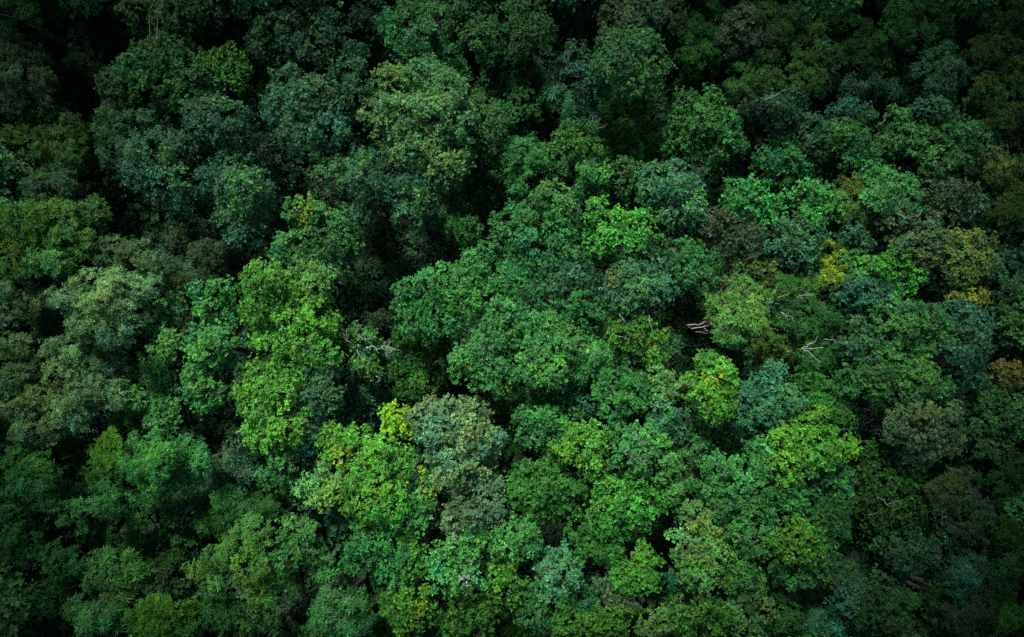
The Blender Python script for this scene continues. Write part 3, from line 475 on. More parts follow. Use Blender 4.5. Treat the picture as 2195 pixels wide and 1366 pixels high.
B 0.59 3 f|1130 1020 34 26;1175 1010 36 24;1120 1060 38 28;1170 1055 42 28;1215 1050 34 30;1150 1095 38 22;1200 1095 38 22||emerald crown of bright tufts below the black hole|
g 1.23 4 f|1345 935 34 20;1385 940 38 24;1350 975 34 26;1400 970 34 26;1430 1000 28 28;1370 1005 34 20||green crown with a spray of white twigs at its top|white sprayed crown
B 0.81 4 c|1290 1050 34 22;1330 1045 38 24;1300 1090 38 26;1340 1090 38 26;1380 1045 38 24;1400 1080 34 24;1370 1110 36 20;1300 1125 38 20|y 1300 1070 30|wide vivid green crown filling the lower centre|wide vivid crown
w 0.87 3 w|1440 1010 28 24;1450 1050 24 24;1420 1075 22 20;1455 980 18 20||olive crown on the right rim of the white sprayed crown|
B 0.63 3 f|1250 1145 34 22;1290 1155 38 24;1320 1145 30 22;1270 1185 34 20;1310 1185 28 20|B 1310 1190 14|green crown at the foot of the wide vivid crown|
g 0.84 2 f|1500 930 32 26;1490 970 34 28;1520 900 28 24;1480 1010 24 20;1500 1040 20 20||dark green crown left of the oval black gap|
g 1.01 2 f|1555 935 30 24;1590 930 30 18;1600 970 38 16||leafy crown rimming the oval black gap|
g 1.12 4 f|1540 1005 32 22;1590 1000 36 22;1630 1010 28 26;1530 1045 38 26;1585 1045 36 28;1630 1055 26 24;1560 1085 32 20||large dotted green crown right of the wide vivid crown|large dotted crown
g 1.03 4 f|1610 1095 38 24;1640 1120 24 28;1590 1130 34 26;1615 1160 34 22;1640 1180 20 16||dotted green crown just below the large dotted crown|
w 0.97 3 f|1490 1095 38 20;1530 1105 32 22;1500 1130 36 22;1550 1140 28 22|q 1500 1115 28;q 1530 1095 14|crown speckled with orange leaves below the large dotted crown|orange speckled crown
w 1.13 4 f|1470 1170 36 22;1510 1175 38 24;1490 1210 38 24;1540 1200 28 24;1500 1240 36 20|q 1480 1180 26;y 1480 1220 26|rounded yellowish crown with faint orange tint under the orange speckled crown|
g 0.94 3 f|1570 1165 22 20;1590 1215 34 22;1570 1240 38 20;1615 1235 28 20|q 1545 1235 12|mid green crown right of the rounded yellowish crown|
b 1.49 4 f|1195 1195 34 20;1220 1215 26 26;1175 1225 26 26;1205 1245 34 24;1185 1275 30 18|q 1165 1215 10;q 1155 1250 8|pale bluish oval crown with yellow specks at its left rim|pale oval crown
y 0.91 4 f|1375 1190 28 20;1395 1215 22 26;1345 1225 34 22;1380 1245 34 26;1340 1255 24 16|y 1360 1235 30|oval yellow green crown near the bottom, right of a black slot|oval yellow green crown
e 0.78 3 f|1245 1270 22 24;1265 1300 22 24;1240 1310 20 20||small emerald crown between the pale oval crown and black slot|
g 0.75 3 f|1150 1320 34 24;1180 1340 34 20;1140 1280 24 20||dark crown at the bottom edge left of the pale oval crown|
y 0.63 3 c|1230 1340 34 22;1265 1350 26 18;1210 1310 20 18||dim yellowish crown at the bottom edge below the pale oval crown|
y 0.63 3 c|1300 1320 34 22;1345 1320 32 22;1310 1350 38 18||olive yellow crown at the bottom edge below the oval yellow green crown|
r 0.86 3 f|1320 1275 28 20;1350 1290 24 14;1300 1250 18 20||small dull crown right of the emerald one near the bottom|
w 0.71 3 f|1400 1350 34 18;1420 1320 24 20||dull yellowish crown at the bottom edge beside a narrow gap|
e 0.71 2 f|1440 1250 28 20;1480 1270 34 18;1520 1265 26 16;1410 1270 18 16||dark emerald crown above a thin bare branch near the bottom|
y 0.66 3 c|1470 1310 34 20;1510 1305 34 22;1490 1340 38 20;1540 1330 28 22||yellow green tufted crown at the bottom edge right of the narrow gap|
w 0.78 3 f|1600 1280 32 24;1580 1310 28 18;1630 1260 22 18;1600 1340 38 20;1640 1310 22 22|q 1640 1310 22|crown with rusty right side at the bottom edge|rusty sided crown
y 1.05 4 f|1720 905 36 22;1760 900 28 24;1700 940 42 24;1760 940 42 28;1680 985 38 24;1730 985 42 28;1785 975 30 28;1815 960 22 28;1700 1020 30 18|G 1760 1010 25|large bright yellow green crown of the lower right|large lower right crown
g 1.33 3 f|1660 940 30 20;1640 965 28 24;1650 1000 24 20||green crown left of the large bright lower right crown|
g 0.98 3 f|1775 1025 34 20;1800 1010 26 24;1810 1045 24 20||green crown under the large bright lower right crown|
B 0.30 3 c|1880 970 28 22;1870 1005 36 24;1920 1005 34 24;1900 1045 45 28;1870 1080 40 26;1950 1050 34 30;1965 1085 24 24;1915 1095 45 28;1880 1125 36 24;1930 1135 38 26;1960 1120 24 20;1900 1165 30 22|y 1900 1060 70|large spiky tufted dark green crown of the lower right|spiky tufted crown
r 0.78 4 f|1940 890 38 24;1985 885 38 24;1930 925 36 24;1980 930 45 28;2030 910 36 26;2045 950 26 28;1990 970 38 22;2040 880 26 20||long grey green crown right of the hollow with the snag|long grey crown
r 0.50 4 w|2030 1040 36 24;2070 1030 28 22;2050 1075 42 28;2095 1070 32 28;2070 1115 42 24;2105 1100 24 24;2070 1150 28 16;2120 1105 14 11||brownish grey crown near the right edge with ragged lower tip|brownish grey crown
e 1.01 3 f|1690 1055 32 20;1725 1060 30 24;1700 1085 32 20;1660 1060 20 20||emerald crown between large bright and large dotted crowns|
B 0.46 3 f|1765 1070 34 24;1790 1095 30 28;1760 1115 34 22;1790 1135 28 24;1770 1155 24 20||green crown left of the spiky tufted crown|
y 0.72 4 c|1700 1140 34 20;1730 1155 28 24;1700 1180 38 22;1740 1190 24 20;1670 1165 22 22|Y 1715 1140 14|yellow tufted crown left below the emerald crown at lower right|
g 0.71 3 f|1770 1195 30 24;1740 1230 38 22;1700 1235 36 20;1780 1230 24 20;1665 1215 22 16|q 1795 1245 14;o 1770 1240 18|dark flat crown with an orange tinge at its right end|
b 0.78 3 f|1835 1260 24 24;1820 1290 28 26;1845 1300 16 18||small greyish crown right of the orange tinged flat crown|
b 0.46 3 f|1950 1165 34 22;1985 1185 32 28;1960 1215 38 24;1930 1195 22 20;1995 1225 22 18||bluish grey crown below the spiky tufted crown|
t 1.70 3 w|2075 1200 32 22;2100 1225 28 26;2070 1240 34 24;2060 1270 20 16||dark teal soft crown near the right edge bottom|teal soft crown
g 0.42 3 f|1890 1240 28 22;1880 1280 32 24;1920 1290 34 24;1860 1320 34 22;1930 1330 34 24;1950 1290 20 22||dark olive crown at the bottom edge in the lower right|
B 0.26 2 f|2020 1250 28 24;2000 1290 28 24;2040 1280 22 20;2010 1320 24 20|y 2020 1300 20|dark yellowish tufted crown beside the bluish grey crown|
r 0.42 3 w|2060 1310 34 26;2100 1310 32 28;2080 1345 38 20;2110 1280 24 18||dim grey green crown at the bottom edge near the right corner|
y 0.50 3 w|2170 1310 20 20;2160 1335 24 18||small yellow crown in the bottom right corner|
g 0.40 3 w|2140 1250 28 22;2170 1220 26 26;2130 1290 22 20;2180 1265 20 20||dark crown at the right edge above the small yellow corner crown|
g 0.40 3 w|2140 1030 34 20;2175 1040 28 26;2150 1070 30 18;2185 1000 20 24||dark green crown at the right edge beside the brownish grey crown|
y 0.28 3 w|2180 1120 22 24;2170 1155 26 20;2185 1180 18 18||dim yellowish crown at the right edge in the lower right|
g 0.47 3 f|2110 960 28 24;2150 970 34 20;2170 930 28 20;2100 920 26 20||dark foliage crown right of the long grey crown|
t 2.80 2 p|1760 1325 34 20;1790 1345 24 16;1740 1350 26 14||dark teal spiky rosette crown at the bottom edge|
B 0.40 2 f|1690 1290 24 24;1700 1330 28 24;1665 1340 20 20||dark yellow green crown left of the teal spiky rosette|
g 0.38 2 f|2130 1190 24 22;2150 1130 26 22;2100 1175 18 14||dark crown between brownish grey crown and right edge|
"""
# ---------------------------------------------------------------- read the table of trees
trees = []
for line in DATA.strip().splitlines():
    if line.startswith('#') or '||x|' in line: continue
    p = line.split('|')
    c, b, t, s = p[0].split()
    lobes = [tuple(float(x) for x in q.split()) for q in p[1].split(';')]
    acc = []
    for q in p[2].split(';'):
        w = q.split()
        if len(w) == 4: acc.append((w[0], float(w[1]), float(w[2]), float(w[3])))
    trees.append(dict(c=c, b=float(b), t=int(t), s=s, lobes=lobes, acc=acc, label=p[3].strip()))
def zc(off, sc, *pts): return [(off[0] + x/sc, off[1] + y/sc) for x, y in pts]
Z7 = ((720, 680), 9.756); Z8 = ((1460, 600), 6.209); T3 = ((1050, 0), 2.847); ZS = ((1780, 880), 15.68); Z9 = ((0, 886), 2.847)
T6 = ((500, 440), 2.847); T7 = ((1050, 440), 2.847); ZW = ((1330, 900), 12.42); T4 = ((1595, 0), 2.847); T12 = ((1595, 886), 2.847); T10 = ((500, 886), 2.847)
BARE = {   # label start -> (height above ground, polylines)
 'grassy low crown with pale dead': None,
 'yellowish low crown under the white Y': (9.5, [zc(*T6, (1210, 1000), (1197, 988), (1192, 970)), (.7, zc(*T6, (1210, 1000), (1222, 985), (1220, 966))), (.6, zc(*T6, (1180, 1070), (1190, 1090), (1180, 1125))), (.6, zc(*T6, (1245, 856), (1262, 850))), (.6, zc(*T6, (1140, 1030), (1152, 1036)))]),
 'pale green crown veined': (21.2, [(.55, zc(*T4, (930, 1270), (950, 1230), (990, 1190))), (.5, zc(*T4, (930, 1240), (915, 1200), (940, 1160))), (.5, zc(*T4, (945, 1235), (980, 1230), (1010, 1215))), (.5, zc(*T4, (930, 1300), (985, 1330), (1040, 1320))), (.4, zc(*T4, (900, 1260), (860, 1230)))]),
 'dark greyish dome beside a tangle': (18.5, [(.6, zc(*T7, (1350, 255), (1400, 268), (1465, 300))), (.6, zc(*T7, (1370, 280), (1420, 305), (1455, 310))), (.5, zc(*T7, (1380, 250), (1430, 262), (1450, 290))), (.5, zc(*T7, (1470, 262), (1508, 250)))]),
 'green crown with a spray': (22.0, [(.5, zc(*ZW, (270, 1180), (265, 1040), (330, 900), (420, 850))), (.5, zc(*ZW, (480, 1040), (560, 1100), (640, 1110), (710, 1060))), (.5, zc(*ZW, (370, 500), (480, 380), (500, 320))), (.5, zc(*ZW, (380, 530), (500, 500), (600, 490))), (.5, zc(*ZW, (500, 640), (560, 590), (640, 580))), (.5, zc(*ZW, (600, 950), (680, 900), (740, 970))), (.5, zc(*ZW, (1240, 940), (1300, 990), (1360, 1010))), (.4, zc(*ZW, (100, 860), (200, 800), (180, 700))), (.4, zc(*ZW, (330, 220), (400, 180)))]),
 'fine leaved crown streaked': (19.5, [(.6, zc(*Z8, (1150, 290), (1230, 300))), (.55, zc(*Z8, (1290, 240), (1400, 200), (1460, 180))), (.5, zc(*Z8, (1240, 170), (1270, 110), (1290, 50))), (.55, zc(*Z8, (1540, 240), (1640, 235))), (.5, zc(*Z8, (1570, 215), (1700, 205), (1820, 195))), (.5, zc(*Z8, (1255, 310), (1320, 325)))]),
 'small twiggy crown left': (18.5, [(.9, zc(*Z8, (1330, 430), (1400, 475), (1480, 500), (1500, 560))), (.5, zc(*Z8, (1400, 465), (1420, 430), (1450, 400))), (.5, zc(*Z8, (1420, 455), (1540, 440))), (.5, zc(*Z8, (1390, 470), (1410, 520)))]),
 'green crown pierced': (19.3, [(1.0, zc(*Z8, (1610, 915), (1700, 870), (1780, 820), (1810, 750))), (.9, zc(*Z8, (1610, 918), (1750, 910), (1900, 900))), (.9, zc(*Z8, (1612, 925), (1700, 960), (1780, 1030), (1800, 1060), (1860, 1100))), (.5, zc(*Z8, (1400, 955), (1480, 950))), (.6, zc(*Z8, (1910, 790), (2010, 800), (2060, 800))), (.4, zc(*Z8, (2010, 800), (2030, 750))), (.4, zc(*Z8, (1850, 905), (1890, 940))), (.5, zc(*Z8, (1700, 870), (1715, 830))), (.5, zc(*Z8, (1925, 645), (2005, 590)))]),
 'dark yellowish crown over': (15.5, [(.9, zc(*Z8, (880, 1040), (930, 1130), (1020, 1170), (1100, 1130), (1200, 1085))), (.7, zc(*Z8, (1020, 1170), (1100, 1220))), (.7, zc(*Z8, (1040, 1080), (1120, 1050), (1160, 1000))), (.5, zc(*Z8, (1010, 1050), (1150, 1065))), (.6, zc(*Z8, (770, 1000), (790, 960), (830, 915))), (.5, zc(*Z8, (820, 970), (840, 940))), (.5, zc(*Z8, (960, 1030), (980, 990), (1120, 925)))]),
 'emerald tree with thin grey': (19.0, [(.55, zc(*T7, (765, 1170), (740, 1110), (700, 1060))), (.5, zc(*T7, (765, 1180), (770, 1250), (765, 1300))), (.45, zc(*T7, (740, 1180), (700, 1180))), (.45, zc(*T7, (770, 1160), (800, 1130)))]),
 'yellowish crown with pale twigs': (20.5, [(.6, zc(*T7, (790, 665), (810, 690), (840, 740))), (.6, zc(*T7, (970, 670), (975, 720), (995, 770))), (.5, zc(*T7, (780, 800), (820, 806)))]),
 'dark blue green crown crossed': (20.3, [(.9, zc(*T4, (130, 608), (170, 590), (200, 575), (250, 543))), (.5, zc(*T4, (165, 590), (178, 560)))]),
 'green crown with pale twigs above': (19.5, [(.5, zc((1050, 886), 2.847, (250, 150), (300, 165), (320, 120))), (.4, zc((1050, 886), 2.847, (200, 150), (235, 140)))]),
 'dark emerald crown above a thin': (14.5, [(.6, zc((1050, 886), 2.847, (1165, 1155), (1215, 1160), (1270, 1155))), (.4, zc((1050, 886), 2.847, (1215, 1160), (1240, 1145)))]),
 'large spiky tufted': (22.5, [(.45, zc(*T12, (870, 560), (930, 540), (975, 530))), (.4, zc(*T12, (780, 320), (830, 322))), (.5, zc(*T12, (795, 765), (820, 825))), (.4, zc(*T12, (760, 620), (820, 605))), (.4, zc(*T12, (480, 620), (495, 660)))]),
 'small grey rosette': None,
}
n_tree = 0
G_MAIN = 'broadleaved trees of the forest canopy'
for k, t in enumerate(trees):
    lab = t['label']
    bare = None; tm = None; bp = None
    for key, v in BARE.items():
        if v and lab.startswith(key): bare = [v]
    nm = 'broadleaf_tree'
    if t['s'] == 'p': nm = 'fronded_tree'
    tw = {'w': 1.6, 'f': .9, 'c': .7, 'p': .3}[t['s']]
    if t['c'] == 'r' or 'twig' in lab: tw *= 1.6
    if lab.startswith('pale yellow green leaning'):
        nm = 'leaning_tree'; tm = M_FAN
    root, foot, fork = build_tree(nm, 'tree', lab, t['s'], t['c'], t['b'], t['t'], t['lobes'], t['acc'], 100 + k, G_MAIN, twigs=tw, bare=bare, trunk_mat=tm)
    if nm == 'leaning_tree':
        fan = [(1.5, zc(*Z8, (90, 600), (250, 590), (330, 565), (400, 545), (490, 520), (560, 535))), (.8, zc(*Z8, (250, 590), (320, 545), (380, 490))),
               (1.5, zc(*Z8, (150, 650), (290, 630), (400, 600), (450, 600), (520, 595))), (.8, zc(*Z8, (400, 600), (450, 625), (510, 620))),
               (.7, zc(*Z8, (480, 540), (520, 610))), (.7, zc(*Z8, (450, 520), (480, 470), (530, 420))), (.8, zc(*Z8, (290, 630), (340, 670), (400, 690))),
               (.8, zc(*Z8, (400, 560), (470, 550), (560, 550), (620, 590))), (.6, zc(*Z8, (190, 690), (300, 705), (380, 720)))]
        add_bare(root, foot, place(1474, 698, 6.0), fan, 14.0, M_FAN, r0=.16)
# ---------------------------------------------------------------- half dead tree with bleached limbs, and the bare snags
root, foot, fork = build_tree('half_dead_tree', 'tree', 'half dead tree whose bleached white limbs stick out of a small green crown', 'c', 'G', .62, 2,
    [(775, 730, 28, 22), (795, 722, 20, 16), (760, 750, 24, 20), (785, 790, 30, 20), (800, 800, 18, 18), (770, 775, 20, 18), (755, 715, 16, 16)], [('y', 775, 735, 25), ('y', 790, 800, 22)], 901, 'trees with bare dead wood', twigs=.5)
dead = [(1.5, zc(*Z7, (640, 640), (740, 605), (800, 610), (850, 670), (950, 650), (1000, 620), (1055, 625))),
 (.85, zc(*Z7, (1055, 625), (1100, 580), (1130, 520), (1115, 470))), (.6, zc(*Z7, (1130, 520), (1190, 510))),
 (.9, zc(*Z7, (1055, 622), (1130, 640), (1230, 660), (1310, 700))), (.55, zc(*Z7, (1290, 685), (1345, 678))),
 (.9, zc(*Z7, (1055, 628), (1058, 740), (1040, 830))), (.7, zc(*Z7, (1050, 765), (1100, 810), (1140, 880))),
 (.55, zc(*Z7, (1090, 650), (1170, 710), (1100, 750), (1060, 735))), (.6, zc(*Z7, (650, 610), (675, 710))),
 (.8, zc(*Z7, (320, 530), (220, 480), (170, 430))), (.6, zc(*Z7, (220, 470), (265, 420), (270, 340))), (.65, zc(*Z7, (205, 430), (230, 290), (220, 235))), (.45, zc(*Z7, (230, 290), (285, 285))),
 (.75, zc(*Z7, (510, 470), (470, 410), (450, 330), (420, 300), (385, 275))), (.55, zc(*Z7, (430, 300), (500, 230), (520, 160))), (.5, zc(*Z7, (430, 300), (440, 220), (480, 130))), (.45, zc(*Z7, (415, 310), (400, 380))),
 (.8, zc(*Z7, (615, 510), (630, 465), (740, 445), (800, 410), (870, 435))), (.8, zc(*Z7, (545, 475), (600, 430), (625, 350), (580, 300))), (.6, zc(*Z7, (618, 340), (610, 280), (640, 285))),
 (.75, zc(*Z7, (450, 670), (480, 780), (450, 890))), (.55, zc(*Z7, (480, 780), (550, 860))), (1.3, zc(*Z7, (460, 575), (492, 615))), (.5, zc(*Z7, (265, 805), (165, 745))),
 (.6, zc(*Z7, (665, 1170), (670, 1070), (545, 1010), (530, 940))), (.5, zc(*Z7, (670, 1070), (710, 1050))), (.6, zc(*Z7, (680, 980), (690, 910), (730, 880))),
 (.85, zc(*Z7, (840, 1230), (910, 1265), (945, 1275))), (.6, zc(*Z7, (912, 1265), (910, 1320), (865, 1366)))]
add_bare(root, foot, fork, dead, TOPS[2] + 1.6, M_DEAD, r0=.125)
def snag(label, base_px, z, polys, mat=M_DEAD, r0=.14, group='trees with bare dead wood', trunk_top=None):
    foot = place(base_px[0], base_px[1], 2.0)*np.array([1, 1, 0])
    root = bpy.data.objects.new('dead_tree', None); col.objects.link(root); root.location = foot
    root['label'] = label; root['category'] = 'dead tree'; root['group'] = group
    g = np.random.default_rng(int(base_px[0]))
    first = polys[0][1][0] if isinstance(polys[0][0], float) else polys[0][0]
    fk = place(*first, z - .8)
    p0 = foot.copy(); p0[2] = -.3
    obj('trunk', tube_mesh('trunk', [bend(p0, fk, r0*2.0, r0*1.2, 8, .03, g=g)], mat, 8, foot), root)
    add_bare(root, foot, fk, polys, z, mat, r0)
    return root
snag('small white dead snag with forked twigs standing over the grassy crown', (1262, 300), 14.5,
     [(1.0, zc(*T3, (628, 790), (625, 775), (570, 755), (510, 705))), (.7, zc(*T3, (600, 765), (640, 740), (690, 722))), (.8, zc(*T3, (628, 778), (630, 720), (610, 690), (565, 655))), (.6, zc(*T3, (630, 715), (620, 675))),
      (.6, zc(*T3, (635, 715), (665, 685), (692, 673))), (.8, zc(*T3, (630, 785), (660, 785), (715, 765))), (.6, zc(*T3, (625, 802), (665, 785))), (.6, zc(*T3, (670, 865), (705, 850)))], r0=.10)
snag('dark trunked snag forking into pale bare limbs over a black hollow', (1832, 921), 10.5,
     [(1.4, zc(*ZS, (430, 660), (700, 660), (900, 630), (1180, 640), (1330, 690), (1430, 780), (1480, 910))), (.7, zc(*ZS, (1330, 690), (1380, 660), (1600, 670), (1820, 710))), (.5, zc(*ZS, (1470, 660), (1590, 585))), (.5, zc(*ZS, (1560, 665), (1630, 620))),
      (.6, zc(*ZS, (1450, 800), (1590, 760), (1690, 890))), (1.1, zc(*ZS, (950, 620), (1080, 540), (1110, 380), (1130, 240), (1190, 100), (1120, 0), (1080, -60))), (.5, zc(*ZS, (1130, 230), (1110, 150), (1040, 80))),
      (.7, zc(*ZS, (1080, 440), (1130, 475), (1230, 430), (1385, 310), (1405, 210))), (.5, zc(*ZS, (1130, 475), (1200, 530))), (.5, zc(*ZS, (1180, 640), (1220, 580), (1265, 530))), (.5, zc(*ZS, (1210, 680), (1230, 760), (1200, 860)))], bark_material('bark_weathered', (.10, .09, .08), (.34, .32, .30), 2.0), r0=.13)
snag('broken snag with one short white stump end in the lower left shade', (430, 1128), 9.0,
     [(1.2, zc(*Z9, (1195, 700), (1180, 630), (1130, 590), (1075, 555))), (1.6, zc(*Z9, (1198, 705), (1190, 672))), (.6, zc(*Z9, (1150, 600), (1100, 620))), (.6, zc(*Z9, (1240, 615), (1252, 660)))], r0=.13)
snag('thin grey stem lying across spiky foliage left of the column foot', (500, 1024), 9.0,
     [(1.2, zc(*Z9, (1420, 385), (1470, 355), (1530, 335))), (.6, zc(*Z9, (1425, 468), (1470, 458)))], M_FAN, r0=.12)
snag('pair of slender grey poles rising in the big black gap at bottom', (612, 1325), 12.0,
     [(1.3, zc(*T10, (315, 1225), (335, 1180), (355, 1135))), (.8, zc(*T10, (345, 1290), (362, 1240), (385, 1175))), (.8, zc(*T10, (220, 1355), (245, 1315)))], M_FAN, r0=.13)
snag('bare grey branch lying in the dark at the left edge bottom', (45, 1222), 8.5,
     [(1.1, zc(*Z9, (140, 955), (190, 940), (225, 905))), (.5, zc(*Z9, (80, 740), (120, 715)))], M_FAN, r0=.11)
snag('tall thin pale stem rising at the top of the shaggy tree', (338, 90), 20.0,
     [(1.0, zc((0, 0), 2.847, (958, 235), (961, 160), (960, 88))), (.9, zc((0, 0), 2.847, (914, 225), (912, 108)))], M_FAN, r0=.10)
snag('curved dead limb lying in the black hollow left of the snag', (1880, 884), 8.0,
     [(1.4, zc((1595, 440), 2.847, (740, 1245), (790, 1250), (830, 1228), (890, 1225)))], M_FAN, r0=.13)
# ---------------------------------------------------------------- lower storey trees in the gaps that are not black
GAPS = [(120,40,45,35),(150,210,35,60),(195,280,16,70),(215,430,20,60),(200,390,25,50),(280,470,50,50),(400,480,50,28),(470,35,38,35),(290,425,30,20),(620,405,30,40),(640,345,40,20),
 (700,330,55,22),(805,100,30,28),(740,20,15,15),(1020,165,26,40),(1210,15,60,30),(1150,115,22,25),(1360,50,28,18),(1945,115,28,42),(2085,60,25,60),(2160,290,32,36),(2050,190,25,14),
 (850,490,60,45),(780,510,30,50),(920,560,50,45),(810,560,60,30),(1000,445,30,18),(1470,640,40,55),(1450,740,45,50),(1460,700,30,60),(1430,790,30,25),(465,925,45,55),(420,900,40,40),(480,885,28,28),
 (1118,962,26,24),(1540,965,38,18),(1860,870,50,24),(1830,900,30,34),(1855,935,25,22),(1500,1050,20,28),(635,1290,50,70),(590,1330,50,45),(705,1165,35,40),(740,1250,45,30),(800,1280,22,60),(690,1100,20,18),(915,995,16,18),(930,1045,14,22),(1192,1158,26,18),
 (1270,1230,16,32),(1355,1155,24,22),(1435,1300,18,40),(2125,1130,25,18),(2030,1140,22,26),(1810,690,15,30),(1840,650,30,22),(40,1060,30,12),(140,1140,50,16),(100,1160,30,10),(300,1258,24,14),(70,1205,18,14),
 (1690,1210,30,16),(1640,1235,14,14),(1885,640,30,12),(2030,610,26,22),(2140,750,20,26),(2090,870,26,18),(1700,445,20,30),(1250,205,14,20),(10,545,40,20),(60,620,60,10),(1980,160,30,16),(1540,360,30,20),(1560,380,20,15),(2010,400,15,12),
 (1460,120,10,30),(1430,200,14,30),(745,250,14,30),(610,210,12,20),(560,205,20,12),(700,600,12,30),(735,740,10,40),(1590,745,20,12),(1600,790,30,30),(1030,120,14,25),(640,920,10,30),(760,300,20,12),(860,760,12,10),(975,850,40,16),(1060,880,30,14),(510,590,12,22),(380,835,14,20),(960,430,20,40),(150,170,60,20),(840,800,20,24),(480,740,6,20),(1450,1270,14,20),(1200,1310,14,24),(820,1340,20,30)]
W_, H_ = 220, 137
gy, gx = np.mgrid[0:H_, 0:W_]; gx = gx*10.0 + 5; gy = gy*10.0 + 5
occ = np.zeros((H_, W_), bool)
for t in trees:
    for (u, v, a, b) in t['lobes']: occ |= ((gx-u)/(a+6))**2 + ((gy-v)/(b+6))**2 < 1
gap = np.zeros((H_, W_), bool)
for (u, v, a, b) in GAPS: gap |= ((gx-u)/a)**2 + ((gy-v)/b)**2 < 1
free = ~occ & ~gap
for _ in range(2): free[1:-1, 1:-1] = free[1:-1, 1:-1] & free[:-2, 1:-1] & free[2:, 1:-1] & free[1:-1, :-2] & free[1:-1, 2:]
print('FREE', free.mean())
g2 = np.random.default_rng(11); fill = []
cand = np.argwhere(free); g2.shuffle(cand)
for (j, i) in cand:
    u, v = gx[j, i], gy[j, i]
    if all((u-a)**2 + (v-b)**2 > 58**2 for a, b in fill): fill.append((u, v))
cen = [(np.mean([l[0] for l in t['lobes']]), np.mean([l[1] for l in t['lobes']]), t) for t in trees]
shorts = []
for line in DATA.strip().splitlines():
    p = line.split('|')
    if len(p) > 4 and p[4].strip() and not line.startswith('#'):
        ls = [tuple(float(x) for x in q.split()) for q in p[1].split(';')]
        shorts.append((np.mean([l[0] for l in ls]), np.mean([l[1] for l in ls]), p[4].strip()))
def side_of(u, v, a, b):
    an = math.degrees(math.atan2(-(v-b), u-a)) % 360
    return ['right of', 'upper right of', 'above', 'upper left of', 'left of', 'lower left of', 'below', 'lower right of'][int(((an+22.5) % 360)//45)]
used = set()
for k, (u, v) in enumerate(fill):
    near = min(cen, key=lambda c: (c[0]-u)**2 + (c[1]-v)**2)[2]
    g3 = np.random.default_rng(3000 + k)
    ck = near['c'] if near['c'] in 'gebtr' else 'g'
    nl = 3; r0 = g3.uniform(28, 38)
    lob = [(u + g3.normal(0, 14), v + g3.normal(0, 12), r0*g3.uniform(.8, 1.1), r0*g3.uniform(.7, 1.0)) for _ in range(nl)]
    word = {'g': 'dim green', 'e': 'dim emerald', 'b': 'dim bluish', 't': 'dark teal', 'r': 'dull greyish'}[ck]
    for a, b, s in sorted(shorts, key=lambda q: (q[0]-u)**2 + (q[1]-v)**2):
        lab = '%s low treetop in shade %s the %s' % (word, side_of(u, v, a, b), s)
        if lab not in used: break
    used.add(lab)
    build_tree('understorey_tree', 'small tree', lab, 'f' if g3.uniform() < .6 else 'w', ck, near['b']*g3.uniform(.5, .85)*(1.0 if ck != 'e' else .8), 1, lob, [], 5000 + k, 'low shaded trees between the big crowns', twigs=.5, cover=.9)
print('TREES', len(trees), 'FILL', len(fill))
# ---------------------------------------------------------------- undergrowth, ground, woodland beyond the frame
rng = np.random.default_rng(77)
n = 95000
U = rng.uniform(-95, 95, n); Vv = rng.uniform(-58, 72, n)
def bumps(x, y):
    return 1.6 + 1.1*np.sin(x*.55 + 1.3*np.sin(y*.31)) * np.cos(y*.47 + .9*np.sin(x*.23)) + .7*np.sin(x*1.3 + y*.9)*np.cos(y*1.1 - x*.4)
P = np.stack([U, Vv, np.maximum(.15, bumps(U, Vv) + rng.normal(0, .3, n))], 1)
Nn = unit(np.array([0, 0, 1.]) + rng.normal(0, .35, (n, 3)))
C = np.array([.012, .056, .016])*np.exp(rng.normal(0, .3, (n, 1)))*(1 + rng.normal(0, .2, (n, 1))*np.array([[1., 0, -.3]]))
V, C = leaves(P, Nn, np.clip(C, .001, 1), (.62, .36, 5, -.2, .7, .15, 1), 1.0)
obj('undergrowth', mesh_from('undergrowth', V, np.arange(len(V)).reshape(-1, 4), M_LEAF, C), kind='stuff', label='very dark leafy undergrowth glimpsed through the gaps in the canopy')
# ground: one sheet to the horizon, gently uneven near the forest
k = 121; xs = np.sign(np.linspace(-1, 1, k))*np.abs(np.linspace(-1, 1, k))**2.2*1500
X, Y = np.meshgrid(xs, xs); Zg = .12*np.sin(X*.21)*np.cos(Y*.17)
Vg = np.stack([X, Y, Zg], -1).reshape(-1, 3); a = np.arange(k-1)[:, None]*k + np.arange(k-1)[None]
Fg = np.stack([a, a+1, a+k+1, a+k], -1).reshape(-1, 4)
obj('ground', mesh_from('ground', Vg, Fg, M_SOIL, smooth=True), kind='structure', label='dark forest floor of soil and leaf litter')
ring = []
g4 = np.random.default_rng(5)
hx = lambda y: 76.0; 
for yy in np.arange(-85, 105, 7.0):
    for xx in np.arange(-115, 116, 7.0):
        x, y = xx + g4.uniform(-2.5, 2.5), yy + g4.uniform(-2.5, 2.5)
        z = g4.uniform(13, 19)
        # outside the photographed area (with the crown's own radius to spare)
        dx, dy, dz = x, y, z + 4 - CAM_H
        yc, zcam = dy*CT + dz*ST, -dy*ST + dz*CT
        u, v = IW/2 + FPX*dx/(-zcam), IH/2 - FPX*yc/(-zcam)
        if -85 < u < IW + 85 and -85 < v < IH + 85: continue
        r = g4.uniform(3.4, 5.0); ring.append((np.array([x, y, z - r*.6]), np.array([r, r*g4.uniform(.8, 1.1), r*.8])))
VV, CC = [], []
for i in range(0, len(ring), 6):
    V, C, *_ = crown(ring[i:i+6], 'f', np.array(PAL['g'])*g4.uniform(.5, .9), [], 9000 + i, 2.0, .8, clump=1.7)
    VV.append(V); CC.append(C)
VV = np.concatenate(VV); CC = np.concatenate(CC)
